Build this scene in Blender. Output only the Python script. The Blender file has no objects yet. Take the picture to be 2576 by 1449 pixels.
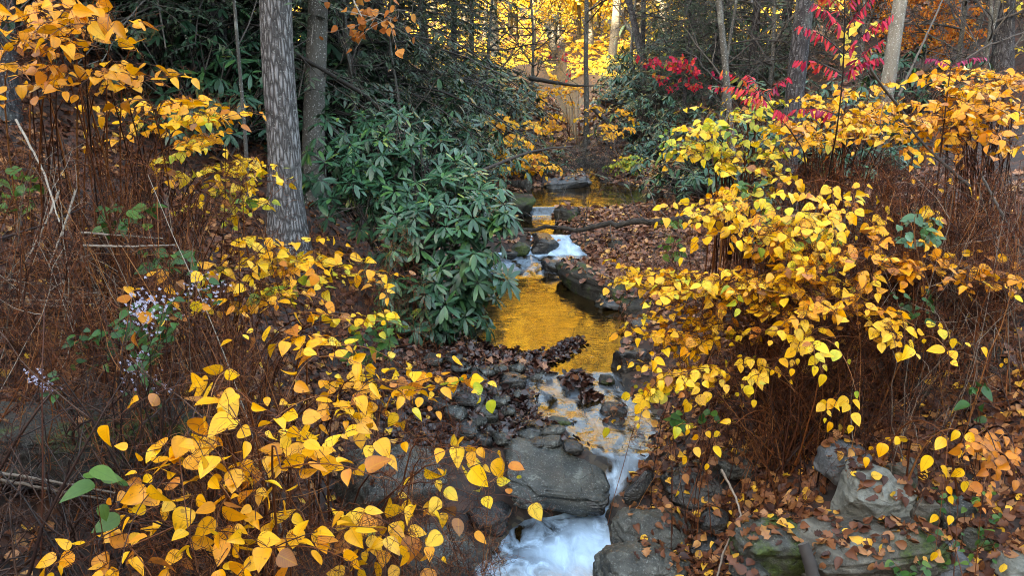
import bpy, bmesh, math
import numpy as np
R = math.radians
rng = np.random.default_rng(11)

# ---------------------------------------------------------------- camera, world, sun, exposure
SC = bpy.context.scene
C = SC.collection
PITCH, CZ, FOC = R(16.0), 2.7, 2003.0          # photo read on a 2576 x 1449 grid
cam = bpy.data.cameras.new("camera")
cam.sensor_width = 36.0
cam.lens = FOC / 2576.0 * 36.0
cam.clip_start, cam.clip_end = 0.05, 900.0
camo = bpy.data.objects.new("camera", cam)
C.objects.link(camo)
camo.location = (0, 0, CZ)
camo.rotation_euler = (math.pi / 2 - PITCH, 0, 0)
SC.camera = camo

SUN_TO = np.array([-0.60, -0.75, 0.25]); SUN_TO /= np.linalg.norm(SUN_TO)
W = bpy.data.worlds.new("World"); SC.world = W
W.use_nodes = True
wn = W.node_tree
sky = wn.nodes.new("ShaderNodeTexSky"); sky.sky_type = 'NISHITA'
sky.sun_disc = False
sky.sun_elevation = math.asin(SUN_TO[2])
sky.sun_rotation = math.atan2(SUN_TO[0], SUN_TO[1])
sky.air_density, sky.dust_density, sky.ozone_density = 1.0, 1.5, 1.0
wn.links.new(sky.outputs[0], wn.nodes["Background"].inputs[0])
wn.nodes["Background"].inputs[1].default_value = 0.15
sun = bpy.data.lights.new("sun", 'SUN'); sun.energy = 4.2; sun.angle = R(0.5); sun.color = (1, .86, .66)
suno = bpy.data.objects.new("sun", sun); C.objects.link(suno)
from mathutils import Vector, Matrix
suno.rotation_euler = Vector(SUN_TO).to_track_quat('Z', 'Y').to_euler()
suno.location = (-30, -40, 30)
VS = SC.view_settings
SC.display_settings.display_device = 'sRGB'
VS.view_transform = 'Standard'; VS.look = 'None'; VS.gamma = 1; VS.use_curve_mapping = False
VS.exposure = 4.22
VS.use_white_balance = True; VS.white_balance_temperature = 9000; VS.white_balance_tint = 10
cy = SC.cycles
cy.max_bounces = 6; cy.diffuse_bounces = 3; cy.glossy_bounces = 3; cy.transmission_bounces = 3
cy.use_denoising = True; cy.denoising_prefilter = 'NONE'
cy.filter_width = 1.05
cy.caustics_reflective = False; cy.caustics_refractive = False
cy.sample_clamp_indirect = 0.12

# ---------------------------------------------------------------- numeric helpers
def at(px, py, Y):
    """point at distance Y (metres up the valley) seen at photo position px, py"""
    u = (px - 1288.0) / FOC; v = (724.5 - py) / FOC
    c, s = math.cos(PITCH), math.sin(PITCH)
    t = Y / (c + v * s)
    return np.array([u * t, Y, CZ + (-s + v * c) * t])
def nrm(a):
    return a / np.maximum(np.linalg.norm(a, axis=-1, keepdims=True), 1e-9)
def uni(a, b, n=None): return rng.uniform(a, b, n)
def vnoise(p, seed=0):
    p = np.asarray(p, float) + seed * 17.31
    i = np.floor(p).astype(np.int64); f = p - i; f = f * f * (3 - 2 * f)
    out = np.zeros(len(p))
    for dx in (0, 1):
        for dy in (0, 1):
            for dz in (0, 1):
                h = (i[:, 0] + dx) * 73856093 ^ (i[:, 1] + dy) * 19349663 ^ (i[:, 2] + dz) * 83492791
                h = (h ^ (h >> 13)) * 1274126177 & 0xffffffff
                h = ((h ^ (h >> 16)) & 0xffff) / 65535.0
                w = (f[:, 0] if dx else 1 - f[:, 0]) * (f[:, 1] if dy else 1 - f[:, 1]) * (f[:, 2] if dz else 1 - f[:, 2])
                out += h * w
    return out * 2 - 1
def fbm(p, seed=0, oct=4, gain=.5):
    a, s, o = 1.0, np.zeros(len(p)), np.asarray(p, float)
    for k in range(oct):
        s += a * vnoise(o, seed + k * 3); o = o * 2.03; a *= gain
    return s
def sstep(x): x = np.clip(x, 0, 1); return x * x * (3 - 2 * x)

# ---------------------------------------------------------------- mesh helpers
class Geo:
    def __init__(s): s.V = []; s.Q = []; s.T = []; s.Cc = []; s.n = 0
    def add(s, V, Q=None, T=None, col=None):
        V = np.asarray(V, float).reshape(-1, 3)
        s.V.append(V)
        if Q is not None and len(Q): s.Q.append(np.asarray(Q, np.int64) + s.n)
        if T is not None and len(T): s.T.append(np.asarray(T, np.int64) + s.n)
        if col is None: col = np.full((len(V), 4), .5)
        s.Cc.append(np.asarray(col, float)); s.n += len(V)
    def build(s, name, mat, parent=None, smooth=True):
        V = np.concatenate(s.V) if s.V else np.zeros((0, 3))
        Q = np.concatenate(s.Q) if s.Q else np.zeros((0, 4), np.int64)
        T = np.concatenate(s.T) if s.T else np.zeros((0, 3), np.int64)
        q = parent
        while q is not None: V = V - np.array(q.location); q = q.parent
        return raw(name, V, Q, T, np.concatenate(s.Cc) if s.Cc else None, mat, parent, smooth)
def raw(name, V, Q, T, col, mat, parent=None, smooth=True):
    me = bpy.data.meshes.new(name)
    me.vertices.add(len(V)); me.vertices.foreach_set("co", np.ascontiguousarray(V, np.float32).ravel())
    li = np.concatenate([Q.ravel(), T.ravel()]).astype(np.int32)
    me.loops.add(len(li)); me.loops.foreach_set("vertex_index", li)
    me.polygons.add(len(Q) + len(T))
    st = np.concatenate([np.arange(len(Q)) * 4, len(Q) * 4 + np.arange(len(T)) * 3]).astype(np.int32)
    me.polygons.foreach_set("loop_start", st)
    me.polygons.foreach_set("use_smooth", np.full(len(st), smooth, bool))
    me.update(calc_edges=True)
    if col is not None:
        a = me.attributes.new("leaf", 'FLOAT_COLOR', 'POINT')
        a.data.foreach_set("color", np.ascontiguousarray(col, np.float32).ravel())
    me.materials.append(mat)
    o = bpy.data.objects.new(name, me); C.objects.link(o)
    if parent is not None: o.parent = parent
    return o
def tag(o, label, cat, group=None, kind=None):
    o['label'] = label; o['category'] = cat
    if group: o['group'] = group
    if kind: o['kind'] = kind
    return o
def thing(name, label, cat, loc, group=None):
    o = bpy.data.objects.new(name, None); C.objects.link(o)
    o.location = tuple(float(c) for c in loc); o.empty_display_size = .1
    return tag(o, label, cat, group)
def dup(root, loc, rz=0., sc=1., label=None, group=None, tilt=0.):
    r = root.copy(); C.objects.link(r)
    r.location = tuple(float(c) for c in loc); r.rotation_euler = (tilt, 0, rz); r.scale = (sc, sc, sc)
    if label: r['label'] = label
    if group: r['group'] = group
    for ch in list(root.children):
        c = ch.copy(); C.objects.link(c); c.parent = r
    return r
def tubes(g, P, Rr, sides=4, col=None, cap=False):
    P = np.asarray(P, float); N, m, _ = P.shape
    Rr = np.broadcast_to(np.asarray(Rr, float), (N, m))
    t = nrm(np.gradient(P, axis=1))
    mean = nrm(P[:, -1] - P[:, 0])
    ref = np.where(np.abs(mean[:, 2:3]) < .8, np.array([[0, 0, 1.]]), np.array([[1., 0, 0]]))
    u = nrm(np.cross(t, ref[:, None, :])); v = np.cross(t, u)
    a = np.arange(sides) * 2 * math.pi / sides
    V = P[:, :, None, :] + Rr[:, :, None, None] * (u[:, :, None, :] * np.cos(a)[None, None, :, None] + v[:, :, None, :] * np.sin(a)[None, None, :, None])
    k = np.arange(sides); k2 = (k + 1) % sides
    j = np.arange(m - 1)[:, None] * sides
    q = np.stack([j + k, j + k2, j + sides + k2, j + sides + k], -1).reshape(-1, 4)
    Q = (np.arange(N)[:, None, None] * (m * sides) + q[None]).reshape(-1, 4)
    cc = np.full((N * m * sides, 4), .5)
    rr = rng.random(N)
    cc[:, 0] = np.repeat(rr, m * sides)
    cc[:, 1] = np.tile(np.repeat(np.linspace(0, 1, m), sides), N)
    if col is not None: cc[:, 0] = col
    g.add(V.reshape(-1, 3), Q, None, cc)
    if cap:
        for n in range(N):
            for e in (0, m - 1):
                ring = V[n, e]; c = ring.mean(0)
                VV = np.vstack([ring, c]); T = np.stack([k, k2, np.full(sides, sides)], -1)
                if e == 0: T = T[:, ::-1]
                g.add(VV, None, T, np.tile([.9, 1, .5, .5], (sides + 1, 1)))
def leaf_tmpl(rows, fold=.12, bend=.18, ruffle=0.):
    """rows: (y, half width).  three columns, first and last row are points"""
    V = []; F4 = []; F3 = []; idx = []
    for r, (y, w) in enumerate(rows):
        z = -bend * y * y
        if w <= 0: idx.append([len(V)]); V.append((0, y, z))
        else:
            b = len(V); idx.append([b, b + 1, b + 2])
            zz = fold * w / .35 + ruffle * math.sin(y * 17)
            V += [(-w, y, z + zz), (0, y, z), (w, y, z + fold * w / .35 - ruffle * math.sin(y * 15))]
    for a, b in zip(idx[:-1], idx[1:]):
        if len(a) == 1: F3 += [(a[0], b[1], b[0]), (a[0], b[2], b[1])]
        elif len(b) == 1: F3 += [(a[0], a[1], b[0]), (a[1], a[2], b[0])]
        else: F4 += [(a[0], a[1], b[1], b[0]), (a[1], a[2], b[2], b[1])]
    V = np.array(V, float); wm = max(w for _, w in rows)
    return V, np.array(F4, np.int64).reshape(-1, 4), np.array(F3, np.int64).reshape(-1, 3), wm
KNOT = leaf_tmpl([(0, 0), (.015, .13), (.07, .27), (.18, .365), (.32, .395), (.47, .365), (.62, .29), (.76, .195), (.88, .10), (.95, .04), (1, 0)], .07, .17)
RHODO = leaf_tmpl([(0, 0), (.1, .035), (.3, .105), (.55, .135), (.78, .115), (.93, .055), (1, 0)], .05, .22)
LITTER = leaf_tmpl([(0, 0), (.2, .3), (.5, .36), (.8, .2), (1, 0)], .16, .25, .06)
LITTER2 = leaf_tmpl([(0, 0), (.12, .30), (.25, .16), (.42, .38), (.58, .17), (.72, .28), (.85, .1), (1, 0)], .14, -.25, .05)
SMALL = leaf_tmpl([(0, 0), (.45, .3), (1, 0)], .1, .15)
SLIM = leaf_tmpl([(0, 0), (.4, .16), (1, 0)], .05, .2)
def leaves(g, tm, P, D, Nn, L, tint, wid=1., curl=None):
    V0, F4, F3, wm = tm
    P = np.asarray(P, float); n = len(P); k = len(V0)
    if n == 0: return
    D = nrm(np.asarray(D, float)); X = nrm(np.cross(D, Nn)); Z = np.cross(X, D)
    L = np.broadcast_to(np.asarray(L, float), (n,)); wid = np.broadcast_to(np.asarray(wid, float), (n,))
    if curl is None: curl = uni(.2, 1.7, n)
    loc = P[:, None, :] + L[:, None, None] * (V0[None, :, 1, None] * D[:, None, :] + V0[None, :, 0, None] * wid[:, None, None] * X[:, None, :]
          + V0[None, :, 2, None] * curl[:, None, None] * Z[:, None, :])
    off = (np.arange(n) * k)[:, None, None]
    cc = np.zeros((n, k, 4)); cc[:, :, 0] = np.broadcast_to(tint, (n,))[:, None]
    cc[:, :, 1] = (.5 + .5 * V0[:, 0] / wm)[None]; cc[:, :, 2] = V0[:, 1][None]; cc[:, :, 3] = rng.random(n)[:, None]
    g.add(loc.reshape(-1, 3), (F4[None] + off).reshape(-1, 4) if len(F4) else None, (F3[None] + off).reshape(-1, 3), cc.reshape(-1, 4))
def bez(A, B, Cp, m):
    t = np.linspace(0, 1, m)[None, :, None]
    return (1 - t) ** 2 * A[:, None] + 2 * t * (1 - t) * B[:, None] + t ** 2 * Cp[:, None]

# ---------------------------------------------------------------- materials
def mat(name):
    m = bpy.data.materials.new(name); m.use_nodes = True
    nt = m.node_tree; nt.nodes.clear()
    out = nt.nodes.new("ShaderNodeOutputMaterial")
    return m, nt, out
def N(nt, typ, **kw):
    n = nt.nodes.new(typ)
    for k, v in kw.items():
        if k.startswith('i_'):
            key = k[2:]; key = int(key) if key.isdigit() else key.replace('_', ' ')
            n.inputs[key].default_value = v
        else: setattr(n, k, v)
    return n
def ramp(nt, stops, interp='LINEAR'):
    r = nt.nodes.new("ShaderNodeValToRGB"); r.color_ramp.interpolation = interp
    e = r.color_ramp.elements
    while len(e) < len(stops): e.new(.5)
    for i, (p, c) in enumerate(stops):
        e[i].position = p; e[i].color = (*c, 1) if len(c) == 3 else c
    return r
def mixc(nt, f, a, b, typ='MIX'):
    m = nt.nodes.new("ShaderNodeMix"); m.data_type = 'RGBA'; m.blend_type = typ
    for sock, v in ((m.inputs[0], f), (m.inputs[6], a), (m.inputs[7], b)):
        if hasattr(v, 'is_output') or isinstance(v, bpy.types.NodeSocket): nt.links.new(v, sock)
        else: sock.default_value = v if not isinstance(v, tuple) else (*v, 1)[:4]
    return m.outputs[2]
def mth(nt, op, a, b=None, c=None, clamp=False):
    m = nt.nodes.new("ShaderNodeMath"); m.operation = op; m.use_clamp = clamp
    for s, v in zip(m.inputs, (a, b, c)):
        if v is None: continue
        if isinstance(v, bpy.types.NodeSocket): nt.links.new(v, s)
        else: s.default_value = v
    return m.outputs[0]
def leaf_mat(name, stops, trans=.35, rough=.5, spec=.3, vein=.35, spots=.5, coat=0., edge=0.):
    m, nt, out = mat(name)
    a = N(nt, "ShaderNodeAttribute", attribute_name="leaf")
    sep = N(nt, "ShaderNodeSeparateColor"); nt.links.new(a.outputs['Color'], sep.inputs[0])
    tc = N(nt, "ShaderNodeTexCoord")
    no = N(nt, "ShaderNodeTexNoise", i_Scale=14.0, i_Detail=2.0); nt.links.new(tc.outputs['Object'], no.inputs['Vector'])
    t = mth(nt, 'ADD', sep.outputs[0], mth(nt, 'MULTIPLY', mth(nt, 'SUBTRACT', no.outputs[0], .5), .22))
    rp = ramp(nt, stops); nt.links.new(t, rp.inputs[0])
    col = rp.outputs[0]
    # value of each leaf, and of its blotches
    n2 = N(nt, "ShaderNodeTexNoise", i_Scale=60.0, i_Detail=3.0); nt.links.new(tc.outputs['Object'], n2.inputs['Vector'])
    br = mth(nt, 'ADD', mth(nt, 'MULTIPLY', a.outputs['Alpha'], .3), mth(nt, 'MULTIPLY', n2.outputs[0], .35))
    br = mth(nt, 'ADD', br, .7)
    cb = N(nt, "ShaderNodeCombineColor")
    for i in range(3): nt.links.new(br, cb.inputs[i])
    col = mixc(nt, 1.0, col, cb.outputs[0], 'MULTIPLY')
    if vein > 0:
        u = mth(nt, 'ABSOLUTE', mth(nt, 'SUBTRACT', sep.outputs[1], .5))
        mid = mth(nt, 'SUBTRACT', 1.0, mth(nt, 'MULTIPLY', u, 22.0), clamp=True)
        sv = mth(nt, 'SINE', mth(nt, 'SUBTRACT', mth(nt, 'MULTIPLY', sep.outputs[2], 52.0), mth(nt, 'MULTIPLY', u, 34.0)))
        sv = mth(nt, 'MULTIPLY', mth(nt, 'POWER', mth(nt, 'MAXIMUM', sv, 0.0), 6.0), .45)
        vv = mth(nt, 'MULTIPLY', mth(nt, 'MAXIMUM', mid, sv), vein)
        col = mixc(nt, vv, col, tuple(min(1, c * .62 + .0) for c in stops[len(stops) // 2][1]))
    if spots > 0:
        n3 = N(nt, "ShaderNodeTexNoise", i_Scale=38.0, i_Detail=1.0); nt.links.new(tc.outputs['Object'], n3.inputs['Vector'])
        sp = mth(nt, 'MULTIPLY', mth(nt, 'SUBTRACT', n3.outputs[0], .69), 14.0, clamp=True)
        col = mixc(nt, mth(nt, 'MULTIPLY', sp, spots), col, (.16, .055, .015))
    if edge > 0:
        ue = mth(nt, 'MAXIMUM', mth(nt, 'MULTIPLY', mth(nt, 'ABSOLUTE', mth(nt, 'SUBTRACT', sep.outputs[1], .5)), 2.0), mth(nt, 'SUBTRACT', mth(nt, 'MULTIPLY', sep.outputs[2], 1.25), .3))
        ef = mth(nt, 'MULTIPLY', mth(nt, 'SUBTRACT', mth(nt, 'ADD', ue, mth(nt, 'MULTIPLY', n2.outputs[0], .7)), mth(nt, 'ADD', 1.02, mth(nt, 'MULTIPLY', a.outputs['Alpha'], .5))), 4.0, clamp=True)
        col = mixc(nt, mth(nt, 'MULTIPLY', ef, edge), col, (.30, .10, .018))
    p = N(nt, "ShaderNodeBsdfPrincipled", i_Roughness=rough)
    p.inputs['Specular IOR Level'].default_value = spec
    nt.links.new(col, p.inputs['Base Color'])
    if coat: p.inputs['Coat Weight'].default_value = coat; p.inputs['Coat Roughness'].default_value = .25
    tr = N(nt, "ShaderNodeBsdfTranslucent"); nt.links.new(col, tr.inputs[0])
    mx = N(nt, "ShaderNodeMixShader"); mx.inputs[0].default_value = trans
    nt.links.new(p.outputs[0], mx.inputs[1]); nt.links.new(tr.outputs[0], mx.inputs[2])
    nt.links.new(mx.outputs[0], out.inputs[0])
    return m
def plain_ramp_mat(name, stops, rough=.8, scale=0., spec=.3, bump=0.):
    m, nt, out = mat(name)
    a = N(nt, "ShaderNodeAttribute", attribute_name="leaf")
    sep = N(nt, "ShaderNodeSeparateColor"); nt.links.new(a.outputs['Color'], sep.inputs[0])
    t = sep.outputs[0]
    p = N(nt, "ShaderNodeBsdfPrincipled", i_Roughness=rough); p.inputs['Specular IOR Level'].default_value = spec
    if scale:
        tc = N(nt, "ShaderNodeTexCoord")
        no = N(nt, "ShaderNodeTexNoise", i_Scale=scale, i_Detail=4.0); nt.links.new(tc.outputs['Object'], no.inputs['Vector'])
        t = mth(nt, 'ADD', mth(nt, 'MULTIPLY', t, .5), mth(nt, 'MULTIPLY', mth(nt, 'SUBTRACT', no.outputs[0], .2), .75))
        if bump:
            b = N(nt, "ShaderNodeBump", i_Strength=bump, i_Distance=.01); nt.links.new(no.outputs[0], b.inputs['Height']); nt.links.new(b.outputs[0], p.inputs['Normal'])
    rp = ramp(nt, stops); nt.links.new(t, rp.inputs[0]); nt.links.new(rp.outputs[0], p.inputs['Base Color'])
    nt.links.new(p.outputs[0], out.inputs[0])
    return m
YELLOW = [(0, (.045, .15, .02)), (.1, (.12, .24, .025)), (.18, (.48, .46, .03)), (.3, (.84, .50, .025)), (.5, (.88, .385, .012)), (.74, (.76, .25, .010)), (.88, (.46, .13, .015)), (1, (.26, .10, .035))]
M_knot = leaf_mat("knotweed_leaf", YELLOW, .30, .42, .4, .55, .55, edge=.7)
M_gold = leaf_mat("golden_leaf", [(0, (.74, .66, .10)), (.5, (.86, .62, .11)), (.85, (.82, .42, .07)), (1, (.7, .25, .04))], .5, .6, .2, 0, 0)
M_rust = leaf_mat("rust_leaf", [(0, (.32, .09, .02)), (.5, (.42, .13, .03)), (1, (.55, .22, .05))], .3, .6, .2, .2, .3)
M_orange = leaf_mat("orange_leaf", [(0, (.45, .10, .02)), (.5, (.62, .20, .03)), (1, (.75, .38, .05))], .35, .6, .2, 0, 0)
M_red = leaf_mat("red_leaf", [(0, (.22, .010, .05)), (.3, (.46, .015, .055)), (.65, (.62, .04, .045)), (.85, (.55, .14, .025)), (1, (.2, .2, .03))], .35, .5, .25, .2, .1)
M_purple = leaf_mat("purple_leaf", [(0, (.30, .02, .08)), (1, (.42, .06, .14))], .3, .5, .25, .2, .1)
M_rhodo = leaf_mat("rhododendron_leaf", [(0, (.008, .038, .018)), (.5, (.017, .072, .037)), (.9, (.045, .13, .030)), (.97, (.2, .24, .04)), (1, (.5, .3, .03))], .06, .40, .5, .5, .05, .0)
M_green = leaf_mat("green_leaf", [(0, (.016, .06, .014)), (.5, (.032, .10, .02)), (1, (.10, .18, .025))], .3, .45, .35, .3, .1)
M_hemlock = leaf_mat("hemlock_needles", [(0, (.020, .040, .024)), (.5, (.035, .062, .034)), (1, (.06, .082, .034))], .2, .5, .4, 0, 0)
M_litter = leaf_mat("fallen_leaf", [(0, (.018, .008, .007)), (.25, (.045, .015, .010)), (.5, (.10, .030, .013)), (.72, (.19, .065, .022)), (.86, (.34, .15, .06)), (.95, (.58, .28, .04)), (1, (.75, .42, .04))], .12, .55, .35, .3, .3)
M_skylitter = leaf_mat("skylit_fallen_leaf", [(0, (.04, .017, .012)), (.35, (.11, .042, .028)), (.65, (.21, .088, .05)), (.88, (.36, .18, .10)), (1, (.60, .32, .08))], .1, .5, .4, .3, .2)  # paler copy of the litter: skylight on mid and far ground painted in
M_wetlitter = leaf_mat("wet_fallen_leaf", [(0, (.010, .005, .005)), (.4, (.030, .011, .009)), (.8, (.075, .028, .017)), (1, (.20, .085, .045))], .05, .30, .5, .3, .2)
M_cane = plain_ramp_mat("rusty_cane", [(0, (.012, .004, .003)), (.45, (.055, .014, .005)), (.85, (.16, .044, .010)), (1, (.30, .12, .04))], .55, 0)
M_twig = plain_ramp_mat("rusty_twig", [(0, (.010, .003, .002)), (.4, (.060, .013, .004)), (.8, (.16, .038, .008)), (1, (.28, .11, .035))], .65, 0)
M_darkcane = plain_ramp_mat("dark_cane", [(0, (.010, .005, .005)), (.6, (.028, .011, .008)), (1, (.07, .027, .013))], .5, 0)
M_pale = plain_ramp_mat("pale_dead_wood", [(0, (.10, .07, .05)), (.6, (.22, .17, .135)), (1, (.34, .29, .24))], .75, 0)
M_greytwig = plain_ramp_mat("grey_twig", [(0, (.022, .018, .016)), (.6, (.06, .05, .046)), (1, (.13, .115, .10))], .8, 0)
M_logbark = plain_ramp_mat("log_bark", [(0, (.010, .008, .007)), (.45, (.032, .027, .023)), (.66, (.065, .056, .048)), (.8, (.17, .175, .15)), (1, (.22, .23, .20))], .8, 26, .3, .8)
M_white = plain_ramp_mat("aster_petal", [(0, (.22, .22, .36)), (1, (.48, .48, .58))], .6, 0)

def bark_mat(name, dark, mid, light, ridge=1., lichen=.3, vs=9.):
    m, nt, out = mat(name)
    tc = N(nt, "ShaderNodeTexCoord")
    mp = N(nt, "ShaderNodeMapping"); mp.inputs['Scale'].default_value = (vs * 3.2, vs * 3.2, vs * .62)
    nt.links.new(tc.outputs['Object'], mp.inputs[0])
    n1 = N(nt, "ShaderNodeTexNoise", i_Scale=1.0, i_Detail=7.0, i_Roughness=.68, i_Distortion=1.4); nt.links.new(mp.outputs[0], n1.inputs['Vector'])
    vo = N(nt, "ShaderNodeTexVoronoi", feature='DISTANCE_TO_EDGE', i_Scale=.8); nt.links.new(mp.outputs[0], vo.inputs['Vector'])
    cr = mth(nt, 'MULTIPLY', vo.outputs[0], 3.2, clamp=True)
    hgt = mth(nt, 'MULTIPLY', mth(nt, 'ADD', mth(nt, 'MULTIPLY', n1.outputs[0], .7), .3), mth(nt, 'ADD', mth(nt, 'MULTIPLY', cr, .7 * ridge), 1 - .7 * ridge))
    rp = ramp(nt, [(0.08, dark), (.4, mid), (.75, light)]); nt.links.new(hgt, rp.inputs[0])
    n2 = N(nt, "ShaderNodeTexNoise", i_Scale=3.2, i_Detail=5.0, i_Roughness=.7); nt.links.new(tc.outputs['Object'], n2.inputs['Vector'])
    lf = mth(nt, 'MULTIPLY', mth(nt, 'SUBTRACT', n2.outputs[0], .56), 9.0, clamp=True)
    n4 = N(nt, "ShaderNodeTexNoise", i_Scale=55.0, i_Detail=2.0); nt.links.new(tc.outputs['Object'], n4.inputs['Vector'])
    lf2 = mth(nt, 'MULTIPLY', mth(nt, 'SUBTRACT', n4.outputs[0], .60), 12.0, clamp=True)
    col = mixc(nt, mth(nt, 'MULTIPLY', lf, lichen * .8), rp.outputs[0], (.30, .33, .30))
    col = mixc(nt, mth(nt, 'MULTIPLY', lf2, lichen), col, (.46, .47, .45))
    p = N(nt, "ShaderNodeBsdfPrincipled", i_Roughness=.85); p.inputs['Specular IOR Level'].default_value = .2
    nt.links.new(col, p.inputs['Base Color'])
    b = N(nt, "ShaderNodeBump", i_Strength=.9, i_Distance=.025); nt.links.new(hgt, b.inputs['Height']); nt.links.new(b.outputs[0], p.inputs['Normal'])
    nt.links.new(p.outputs[0], out.inputs[0])
    return m
M_bark = bark_mat("grey_furrowed_bark", (.012, .010, .010), (.09, .083, .083), (.28, .27, .275), 1., .32, 13)
M_smooth = bark_mat("smooth_grey_bark", (.022, .019, .016), (.055, .051, .045), (.09, .086, .078), .15, .6, 5)
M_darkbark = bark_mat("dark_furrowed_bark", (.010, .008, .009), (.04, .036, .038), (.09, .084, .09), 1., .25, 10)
M_sycamore = bark_mat("pale_mottled_bark", (.06, .05, .04), (.14, .125, .105), (.22, .205, .18), .4, .8, 4)

def rock_mat(name, dark, mid, light, rough, moss=0., strata=0., speck=.3):
    m, nt, out = mat(name)
    tc = N(nt, "ShaderNodeTexCoord")
    n1 = N(nt, "ShaderNodeTexNoise", i_Scale=7.0, i_Detail=10.0, i_Roughness=.72); nt.links.new(tc.outputs['Object'], n1.inputs['Vector'])
    mp = N(nt, "ShaderNodeMapping"); mp.inputs['Scale'].default_value = (4, 4, 34); mp.inputs['Rotation'].default_value = (.2, .12, 0)
    nt.links.new(tc.outputs['Object'], mp.inputs[0])
    n2 = N(nt, "ShaderNodeTexNoise", i_Scale=1.0, i_Detail=5.0, i_Distortion=.4); nt.links.new(mp.outputs[0], n2.inputs['Vector'])
    t = mth(nt, 'ADD', mth(nt, 'MULTIPLY', n1.outputs[0], 1 - strata), mth(nt, 'MULTIPLY', n2.outputs[0], strata))
    rp = ramp(nt, [(.33, dark), (.5, mid), (.68, light)]); nt.links.new(t, rp.inputs[0])
    col = rp.outputs[0]
    n3 = N(nt, "ShaderNodeTexNoise", i_Scale=75.0, i_Detail=3.0); nt.links.new(tc.outputs['Object'], n3.inputs['Vector'])
    sp = mth(nt, 'MULTIPLY', mth(nt, 'SUBTRACT', n3.outputs[0], .58), 9.0, clamp=True)
    col = mixc(nt, mth(nt, 'MULTIPLY', sp, speck), col, (.17, .175, .16))
    n6 = N(nt, "ShaderNodeTexNoise", i_Scale=2.2, i_Detail=4.0); nt.links.new(tc.outputs['Object'], n6.inputs['Vector'])
    st = mth(nt, 'MULTIPLY', mth(nt, 'SUBTRACT', n6.outputs[0], .52), 5.0, clamp=True)
    col = mixc(nt, mth(nt, 'MULTIPLY', st, .35), col, (.05, .036, .02))
    vo = N(nt, "ShaderNodeTexVoronoi", feature='DISTANCE_TO_EDGE', i_Scale=4.5); 
    wv = N(nt, "ShaderNodeVectorMath", operation='ADD'); nt.links.new(tc.outputs['Object'], wv.inputs[0])
    wsc = N(nt, "ShaderNodeVectorMath", operation='SCALE'); nt.links.new(n6.outputs['Color'], wsc.inputs[0]); wsc.inputs['Scale'].default_value = .35
    nt.links.new(wsc.outputs[0], wv.inputs[1]); nt.links.new(wv.outputs[0], vo.inputs['Vector'])
    ck = mth(nt, 'SUBTRACT', 1.0, mth(nt, 'MULTIPLY', vo.outputs[0], 45.0), clamp=True)
    ck = mth(nt, 'MULTIPLY', ck, mth(nt, 'MULTIPLY', mth(nt, 'SUBTRACT', n1.outputs[0], .42), 6.0, clamp=True))
    col = mixc(nt, mth(nt, 'MULTIPLY', ck, .3), col, (.010, .009, .008))
    n8 = N(nt, "ShaderNodeTexNoise", i_Scale=9.0, i_Detail=8.0, i_Roughness=.75); nt.links.new(tc.outputs['Object'], n8.inputs['Vector'])
    lc = mth(nt, 'MULTIPLY', mth(nt, 'SUBTRACT', n8.outputs[0], .57), 14.0, clamp=True)
    col = mixc(nt, mth(nt, 'MULTIPLY', lc, speck), col, (.15, .16, .14))
    p = N(nt, "ShaderNodeBsdfPrincipled"); p.inputs['Specular IOR Level'].default_value = .5
    rr = mth(nt, 'ADD', mth(nt, 'MULTIPLY', n1.outputs[0], .35), rough - .15); nt.links.new(rr, p.inputs['Roughness'])
    if moss > 0:
        ge = N(nt, "ShaderNodeNewGeometry"); sx = N(nt, "ShaderNodeSeparateXYZ"); nt.links.new(ge.outputs['Normal'], sx.inputs[0])
        n5 = N(nt, "ShaderNodeTexNoise", i_Scale=4.5, i_Detail=6.0, i_Roughness=.6); nt.links.new(tc.outputs['Object'], n5.inputs['Vector'])
        mm = mth(nt, 'MULTIPLY', mth(nt, 'SUBTRACT', n5.outputs[0], .66 - .3 * moss), 10.0, clamp=True)
        n7 = N(nt, "ShaderNodeTexNoise", i_Scale=60.0, i_Detail=3.0); nt.links.new(tc.outputs['Object'], n7.inputs['Vector'])
        mc = ramp(nt, [(.3, (.010, .018, .003)), (.7, (.05, .075, .008))]); nt.links.new(n7.outputs[0], mc.inputs[0])
        col = mixc(nt, mm, col, mc.outputs[0])
    nt.links.new(col, p.inputs['Base Color'])
    hh = mth(nt, 'ADD', mth(nt, 'SUBTRACT', mth(nt, 'ADD', t, mth(nt, 'MULTIPLY', n8.outputs[0], .6)), mth(nt, 'MULTIPLY', ck, .2)), mth(nt, 'MULTIPLY', n3.outputs[0], .15))
    b = N(nt, "ShaderNodeBump", i_Strength=.75, i_Distance=.03); nt.links.new(hh, b.inputs['Height']); nt.links.new(b.outputs[0], p.inputs['Normal'])
    nt.links.new(p.outputs[0], out.inputs[0])
    return m
K_wet = rock_mat("wet_slate", (.004, .004, .005), (.016, .016, .017), (.05, .05, .048), .28, 0, .4, .4)
K_slab = rock_mat("grey_slate", (.008, .008, .007), (.028, .030, .026), (.085, .088, .078), .42, 0, .35, .8)
K_boul = rock_mat("grey_boulder_stone", (.010, .010, .008), (.038, .038, .032), (.10, .10, .085), .45, .1, .15, .8)
K_pale = rock_mat("pale_stone", (.035, .035, .03), (.15, .155, .135), (.30, .31, .275), .75, .1, .25, .5)
K_moss = rock_mat("mossy_stone", (.02, .02, .017), (.05, .05, .042), (.10, .10, .085), .6, .75, .2, .5)
K_brown = rock_mat("brown_ledge_stone", (.014, .012, .009), (.070, .062, .048), (.20, .185, .15), .7, .45, .6, .4)
K_blue = rock_mat("blue_grey_stone", (.04, .045, .05), (.09, .10, .11), (.17, .185, .20), .6, 0, .3, .3)
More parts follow.
